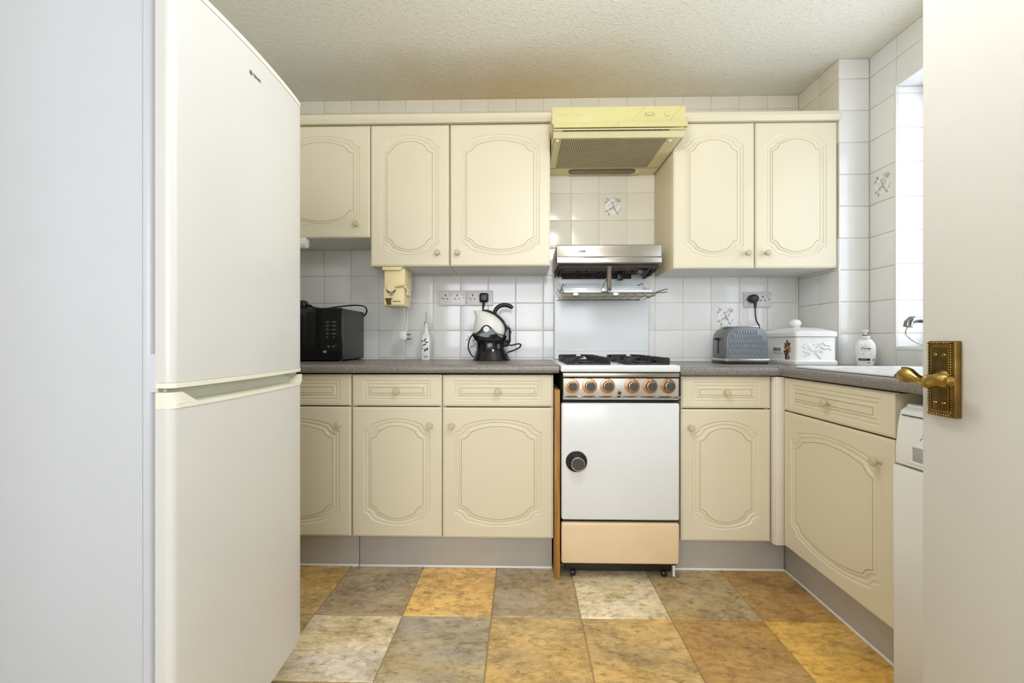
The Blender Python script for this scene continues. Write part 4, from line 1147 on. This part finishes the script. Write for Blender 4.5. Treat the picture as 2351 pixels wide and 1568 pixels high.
lo = lid_.build('lid', M['ceramic'], BB)
kn = [(.0, .098), (.010, .0975), (.020, .093), (.0265, .083), (.0275, .076), (.025, .066), (.017, .058), (.011, .054), (.012, .050), (.020, .047)]
MB().lathe([(r, bh + h - .006) for r, h in kn], (-.004, .004, 0), 'z', 24).build('lid_knob', M['ceramic'], lo)
# fruit print and plaque on the left face (faces -X); u runs along -Y
xf = -bw - .0006
def fp_(u, v): return (xf, -u, v)
fr_ = MB()
def disc(u, v, ru, rv, mi, lift=0):
    fr_.poly([(xf - lift, -(u + ru * math.cos(t)), v + rv * math.sin(t)) for t in [2 * PI * k / 18 for k in range(18)]], mi)
def lf(u, v, a, l, w, mi):
    pts = []
    for k in range(12):
        t = k / 6 if k <= 6 else (12 - k) / 6; sg = 1 if k <= 6 else -1; ww = w * math.sin(PI * t) * sg
        pts.append((xf, -(u + l * t * math.cos(a) - ww * math.sin(a)), v + l * t * math.sin(a) + ww * math.cos(a)))
    fr_.poly(pts, mi)
U0 = 0.089
for u, v, a, l, w, mi in ((0, .085, 1.5, .036, .008, 1), (-.004, .082, 2.2, .030, .008, 0), (.004, .082, .8, .034, .008, 0), (-.006, .076, 2.7, .028, .008, 1), (.002, .092, 1.0, .024, .006, 1),
                          (-.012, .064, 3.4, .022, .008, 0), (-.010, .060, 4.0, .022, .007, 1), (.002, .100, 1.9, .022, .006, 0), (-.002, .078, 1.8, .028, .006, 1), (.010, .040, -.9, .018, .006, 0)):
    lf(U0 + u, v, a, l, w, mi)
disc(U0 + .016, .074, .016, .017, 2, .0003); disc(U0 + .001, .062, .013, .016, 3, .0005)
for du, v in ((-.010, .046), (-.003, .042), (-.012, .036), (-.005, .034), (-.012, .028)): disc(U0 + du, v, .0055, .0055, 4, .0006)
for du, v in ((.008, .046), (.015, .047), (.011, .040), (.018, .041), (.006, .036)): disc(U0 + du, v, .0052, .0045, 5, .0007)
for du, v in ((.004, .026), (-.002, .022), (.010, .023)): disc(U0 + du, v, .005, .004, 1, .0006)
fr_.build('fruit_print', [M['leaf'], M['leaf_light'], M['peach'], M['plum'], M['berry'], M['blossom']], body)
pq = MB().box(xf - .003, xf + .001, -.048, .044, .052, .092, .002).build('plaque', M['ceramic'], body)
MB().text('BREAD', .021, (xf - .0034, -.004, .0715), (0, -1, 0), (0, 0, 1), bold=.0008, width=.070).build('lettering', M['ink'], pq)
# embossed spray on the end facing the room (faces -Y)
em = MB(); ye = -bd_ + .0015
def emb(x, z, rx, rz_, h=.004, a=0.0):
    rings = []
    for s, dy in ((1.0, 0), (.85, -h * .6), (.5, -h * .95)):
        rings.append([(x + s * (rx * math.cos(t) * math.cos(a) - rz_ * math.sin(t) * math.sin(a)), ye + dy, z + s * (rx * math.cos(t) * math.sin(a) + rz_ * math.sin(t) * math.cos(a))) for t in [2 * PI * k / 12 for k in range(12)]])
    em.loft(rings)
emb(-.052, .100, .016, .005, a=1.0); emb(-.056, .084, .013, .005, a=-.7); emb(-.052, .062, .014, .005, a=-.6); emb(-.046, .046, .015, .004, a=.2)
emb(-.030, .082, .012, .024, .005, .25); emb(-.036, .060, .010, .016, .004, .5)
rn = random.Random(3)
for k in range(22):
    emb(-.012 + .045 * rn.random(), .060 + .044 * rn.random(), .0048, .0048, .0045)
emb(.004, .048, .030, .0045, .0045, -.85); emb(.036, .100, .016, .005, .004, -.9); emb(.046, .078, .018, .005, .004, .2); emb(.056, .092, .012, .005, .004, -.3); emb(.062, .074, .010, .004, .003, -.8)
em.build('embossed_spray', M['ceramic'], body)

# soap bottle
S_ = thing('soap_dispenser', 'white pump soap bottle with navy label in the corner by the window', 'soap bottle', (1.607, 2.175, WT_R), rz=-0.55, local=True)
prof = [(r * 0.87, z) for r, z in ((.036, 0), (.0375, .003), (.0415, .018), (.0462, .045), (.0478, .068), (.0470, .085), (.0435, .100), (.036, .113), (.026, .121), (.0216, .1245))]
MB().loft([ellipse(0, 0, r, r * .58, z, 32, 2.3) for r, z in prof]).build('bottle', M['ceramic'], S_)
MB().lathe([(.0185, .124), (.0192, .1255), (.0192, .1355), (.0175, .1375), (.0, .1375)], (0, 0, 0), 'z', 24).build('collar', M['white_plastic'], S_)
MB().lathe([(.0108, .1372), (.0112, .138), (.0112, .1415), (.0, .1415)], (0, 0, 0), 'z', 20).build('lock_ring', M['navy'], S_)
MB().lathe([(.0045, .1412), (.0060, .150), (.0075, .1565), (.0148, .1580), (.0150, .1610), (.0105, .1635), (.0, .1640)], (0, 0, 0), 'z', 22).build('pump', M['white_plastic'], S_)
def sy(x, z):
    r = .0478 if z > .06 else .0455
    for (r0, z0_), (r1, z1_) in zip(prof, prof[1:]):
        if z0_ <= z <= z1_: r = r0 + (r1 - r0) * (z - z0_) / (z1_ - z0_)
    q = min(abs(x) / r, .999)
    return -(r * .58) * (1 - q ** 2.3) ** (1 / 2.3) - .0005
lb = MB(); 
lb.text('Dove', .0175, (0, 0, .0785), (1, 0, 0), (0, 0, 1), 0, shear=.3, bold=.0003, width=.036)
lb.text('beauty care', .0052, (0, 0, .0680), (1, 0, 0), (0, 0, 1), 2, width=.030)
lb.text('deeply nourishing', .0048, (-.004, 0, .0130), (1, 0, 0), (0, 0, 1), 2, width=.024)
for k in range(12):       # navy band in strips so that it can follow the curve
    x0, x1 = -.026 + k * .0036, -.026 + (k + 1) * .0036
    lb.poly([(x0, 0, .0215), (x1, 0, .0215), (x1, 0, .0320), (x0, 0, .0320)], 0)
lb.poly([(.027, 0, .0205), (.0310, 0, .0205), (.0325, 0, .0310), (.0285, 0, .0310)], 0)
lb.poly([(-.010, 0, .0895), (-.001, 0, .0875), (.001, 0, .0925), (-.003, 0, .0935)], 3)
lb.poly([(.001, 0, .0885), (.006, 0, .0905), (.004, 0, .0935), (.002, 0, .0930)], 3)
lb.poly([(.012 + .0028 * math.cos(t), 0, .0130 + .0028 * math.sin(t)) for t in [2 * PI * k / 10 for k in range(10)]], 0)
lb.poly([(-.012, 0, .046), (.018, 0, .046), (.021, 0, .057), (-.008, 0, .059)], 1)
for v in lb.bm.verts: v.co.y = sy(v.co.x, v.co.z)
lb.build('label', [M['navy'], M['ink_pale'], M['ink_soft'], M['gold']], S_)
wt = MB().text('NOURISHING SECRETS', .0042, (-.008, 0, .0265), (1, 0, 0), (0, 0, 1), 0, width=.026)
for v in wt.bm.verts: v.co.y = sy(v.co.x, v.co.z) - .0005
wt.build('label_lettering', M['white_plastic'], S_)

# sink and tap
SK = thing('sink', 'white inset sink with drainer in the right worktop', 'sink', (1.38, 1.45, WT_R))
sx0, sx1, sy0, sy1, sz = 1.140, 1.630, 0.90, 1.925, WT_R
mb = MB()
def ring_sink(ix, z): return [(sx0 + ix, sy0 + ix, z), (sx1 - ix, sy0 + ix, z), (sx1 - ix, sy1 - ix, z), (sx0 + ix, sy1 - ix, z)]
mb.loft([ring_sink(0, sz + .0005), ring_sink(0, sz + .007), ring_sink(.004, sz + .010), ring_sink(.030, sz + .0105), ring_sink(.042, sz + .0045)])
for k in range(7):
    x = 1.235 + .048 * k; mb.box(x - .006, x + .006, 1.50, 1.86, sz + .003, sz + .0056, .001)
mb.build('drainer', M['sink'], SK)
MB().loft([[(x, y, z) for x, y, z in rrect_] for rrect_ in ([(1.20, .96, sz + .0048), (1.55, .96, sz + .0048), (1.55, 1.40, sz + .0048), (1.20, 1.40, sz + .0048)], [(1.205, .965, sz + .0062), (1.545, .965, sz + .0062), (1.545, 1.395, sz + .0062), (1.205, 1.395, sz + .0062)])]).build('bowl_rim', M['sink'], SK)
MB().box(sx0 - .003, sx1 + .003, sy0 - .003, sy1 + .003, sz + .0002, sz + .0022, .0005).build('seal', M['sealant'], SK)
TP = thing('kitchen_tap', 'chrome tap spout over the sink with a plug chain', 'tap', (1.595, 1.75, sz + .010))
MB().lathe([(.026, .010), (.026, .016), (.020, .022), (.018, .20), (.0, .205)], (1.595, 1.75, sz), 'z', 20).build('column', M['tap'], TP)
MB().tube([(1.595, 1.75, 1.105), (1.54, 1.75, 1.106), (1.485, 1.75, 1.109), (1.464, 1.75, 1.106), (1.455, 1.75, 1.096), (1.452, 1.75, 1.080)], [.0125, .0125, .0135, .0145, .0150, .0150], 16).build('spout', M['tap'], TP)
MB().tube([(1.452, 1.748, 1.082), (1.440, 1.745, 1.068), (1.438, 1.742, 1.050), (1.455, 1.738, 1.030), (1.490, 1.735, 1.010), (1.530, 1.735, .995)], .0022, 8, smooth=5).build('chain', M['chrome'], TP)

# washing machine
WM = thing('washing_machine', 'white washing machine partly hidden behind the open door', 'washing machine', (1.38, 1.08, 0))
wy0, wy1 = 0.785, 1.378
MB().box(1.135, 1.66, wy0, wy1, 0.012, 0.842, .008, 3).build('case', M['wm'], WM)
MB().prism([(1.100, .006), (1.140, .006), (1.140, .662), (1.098, .662)], 'y', wy0, wy1, bev=.004).build('front_panel', M['wm'], WM)
cp = MB().prism([(1.140, .667), (1.1045, .667), (1.1045, .715), (1.1125, .790), (1.120, .822), (1.135, .834), (1.20, .8425), (1.20, .667)], 'y', wy0, wy1 - .001, bev=.004, seg=3).build('control_panel', M['wm'], WM)
MB().box(1.1135, 1.20, wy0 + .02, wy1 - .012, .8095, .8112).build('panel_seam', M['gap'], cp)
MB().box(1.1040, 1.115, 1.19, 1.318, .6845, .7255, .003).build('drawer_recess', M['gasket'], cp)
MB().box(1.1025, 1.112, 1.17, 1.318, .7265, .7310, .001).box(1.1015, 1.1095, 1.17, 1.325, .679, .6860, .001).build('drawer_lip', M['wm'], cp)
MB().text('⦂', .02, (1.1088, 1.285, .758), (0, -1, 0), (0, 0, 1)).lathe([(.009, 0), (.009, -.0004), (.0070, -.0004), (.0070, 0)], (1.1082, 1.287, .7475), 'x', 16).lathe([(.007, 0), (.007, -.0004), (.0052, -.0004), (.0052, 0)], (1.1096, 1.283, .7625), 'x', 16).build('symbol', M['ink_soft'], cp)
MB().lathe([(.0, -.045), (.13, -.045), (.165, -.030), (.185, -.004), (.190, .004), (.0, .004)], (1.106, 1.060, .395), 'x', 40).build('porthole_door', M['wm'], WM)
MB().box(1.13, 1.64, .80, 1.36, .0005, .012).build('foot_plate', M['black'], WM)
t = thing('pipe', 'two grey waste pipes above the washing machine', 'pipe', (1.30, 1.25, 0.86))
for y in (1.275, 1.235): MB().tube([(1.30, y, 0.846), (1.30, y, 0.876)], .010, 12).build('pipe_run', M['plinth'], t)

# ---------------------------------------------------------------- door and brass handle
DX = 0.800
d1 = tag(MB().box(DX, DX + 0.040, 0.165, 0.930, 0.008, 1.985, .002).build('door_1', M['door']), kind='structure')
def brass_part(mb, name, m='brass', parent=d1): return mb.build(name, M[m], parent)
pcy, pcz, py0, py1, pz0, pz1 = 0.875, 0.954, 0.8475, 0.903, 0.884, 1.026
plate = brass_part(MB().box(DX - .013, DX, py0, py1, pz0, pz1, .0018), 'handle_plate', 'plate_brass')
brass_part(MB().box(DX - .0150, DX - .0125, py0 + .012, py1 - .010, pz0 + .012, pz1 - .012, .0008), 'plate_panel', 'brass_dark', plate)
rope = MB()
def bead(y, z):
    rope.box(DX - .0165, DX - .012, y - .0012, y + .0012, z - .0013, z + .0013, .0006, 1, rot=Matrix.Rotation(.6, 3, 'X'))
n = 30
for k in range(n + 1):
    z = pz0 + .004 + (pz1 - pz0 - .008) * k / n; bead(py0 + .006, z); bead(py1 - .003, z)
for k in range(11):
    y = py0 + .006 + (py1 - py0 - .009) * k / 10; bead(y, pz0 + .004); bead(y, pz1 - .004)
tag(brass_part(rope, 'rope_border', 'plate_brass', plate), kind='stuff')
brass_part(MB().box(DX - .0158, DX - .0135, py0 + .0095, py0 + .0115, pz0 + .011, pz1 - .011, .0005).box(DX - .0158, DX - .0135, py1 - .010, py1 - .0085, pz0 + .011, pz1 - .011, .0005)
           .box(DX - .0158, DX - .0135, py0 + .010, py1 - .009, pz1 - .0125, pz1 - .011, .0005).box(DX - .0158, DX - .0135, py0 + .010, py1 - .009, pz0 + .011, pz0 + .0125, .0005), 'inner_bead', 'plate_brass', plate)
for y, z in ((py0 + .020, pz1 - .026), (py1 - .018, pz1 - .026), (py0 + .020, pz0 + .026), (py1 - .018, pz0 + .026)):
    brass_part(MB().lathe([(.0, -.0020), (.0030, -.0018), (.0038, 0)], (DX - .0150, y, z), 'x', 12), 'screw', 'brass', plate)
brass_part(MB().lathe([(.0, -.014), (.010, -.014), (.0115, -.010), (.0150, -.004), (.0175, 0), (.0, 0)], (DX - .0150, pcy - .004, pcz), 'x', 24), 'rose', 'brass', plate)
lv = MB()
# lever turned along Y: elbow on the right, leaf shaped grip, stepped finial on the left
lp = [(.0, .822), (.0035, .8225), (.0055, .826), (.0085, .829), (.0078, .833), (.0095, .838), (.0118, .845), (.0125, .856), (.0125, .866), (.0108, .873), (.0128, .8755), (.0128, .879), (.0098, .882),
      (.0078, .887), (.0074, .892), (.0084, .898), (.0104, .905), (.0128, .913), (.0145, .921), (.0146, .928), (.0125, .935), (.0090, .940), (.0066, .942), (.0072, .945), (.0052, .9465), (.0055, .949), (.0034, .951), (.0, .952)]
def lever_dz(y):
    if y < .86: return 0.0
    t = (y - .86) / .09
    return -.0050 * math.sin(min(t / .55, 1) * PI) + .0045 * max(0, math.sin((t - .40) / .60 * PI) if t > .40 else 0)
b = bmesh.new(); rings = []
for i, (r, y) in enumerate(lp):
    dz = lever_dz(y)
    ring = []
    for k in range(20):
        a = 2 * PI * k / 20; rf = r * (1 + (.12 * math.cos(5 * a + (y - .82) * 150) if .835 < y < .872 else (.07 * math.cos(4 * a + (y - .82) * 60) if .884 < y < .936 else 0)))
        ring.append((DX - .036 + rf * math.cos(a) * .92, y, pcz + dz + rf * math.sin(a)))
    rings.append(ring)
b.free(); lv.loft(rings)
lv.lathe([(.0, -.036), (.0085, -.034), (.0095, -.028), (.0078, -.020), (.0095, -.014), (.0, -.013)], (DX, pcy - .004, pcz), 'x', 20)
lever = brass_part(lv, 'lever', 'brass', d1)
rb = MB()
for k in range(26):
    t_ = k / 25; y = .888 + .044 * t_; r = .0078 + .0068 * min(1, t_ * 1.25); zz = pcz + lever_dz(y) + r
    rb.box(DX - .040, DX - .034, y - .0006, y + .0006, zz - .002, zz + .0010)
tag(brass_part(rb, 'lever_beading', 'brass_dark', lever), kind='stuff')
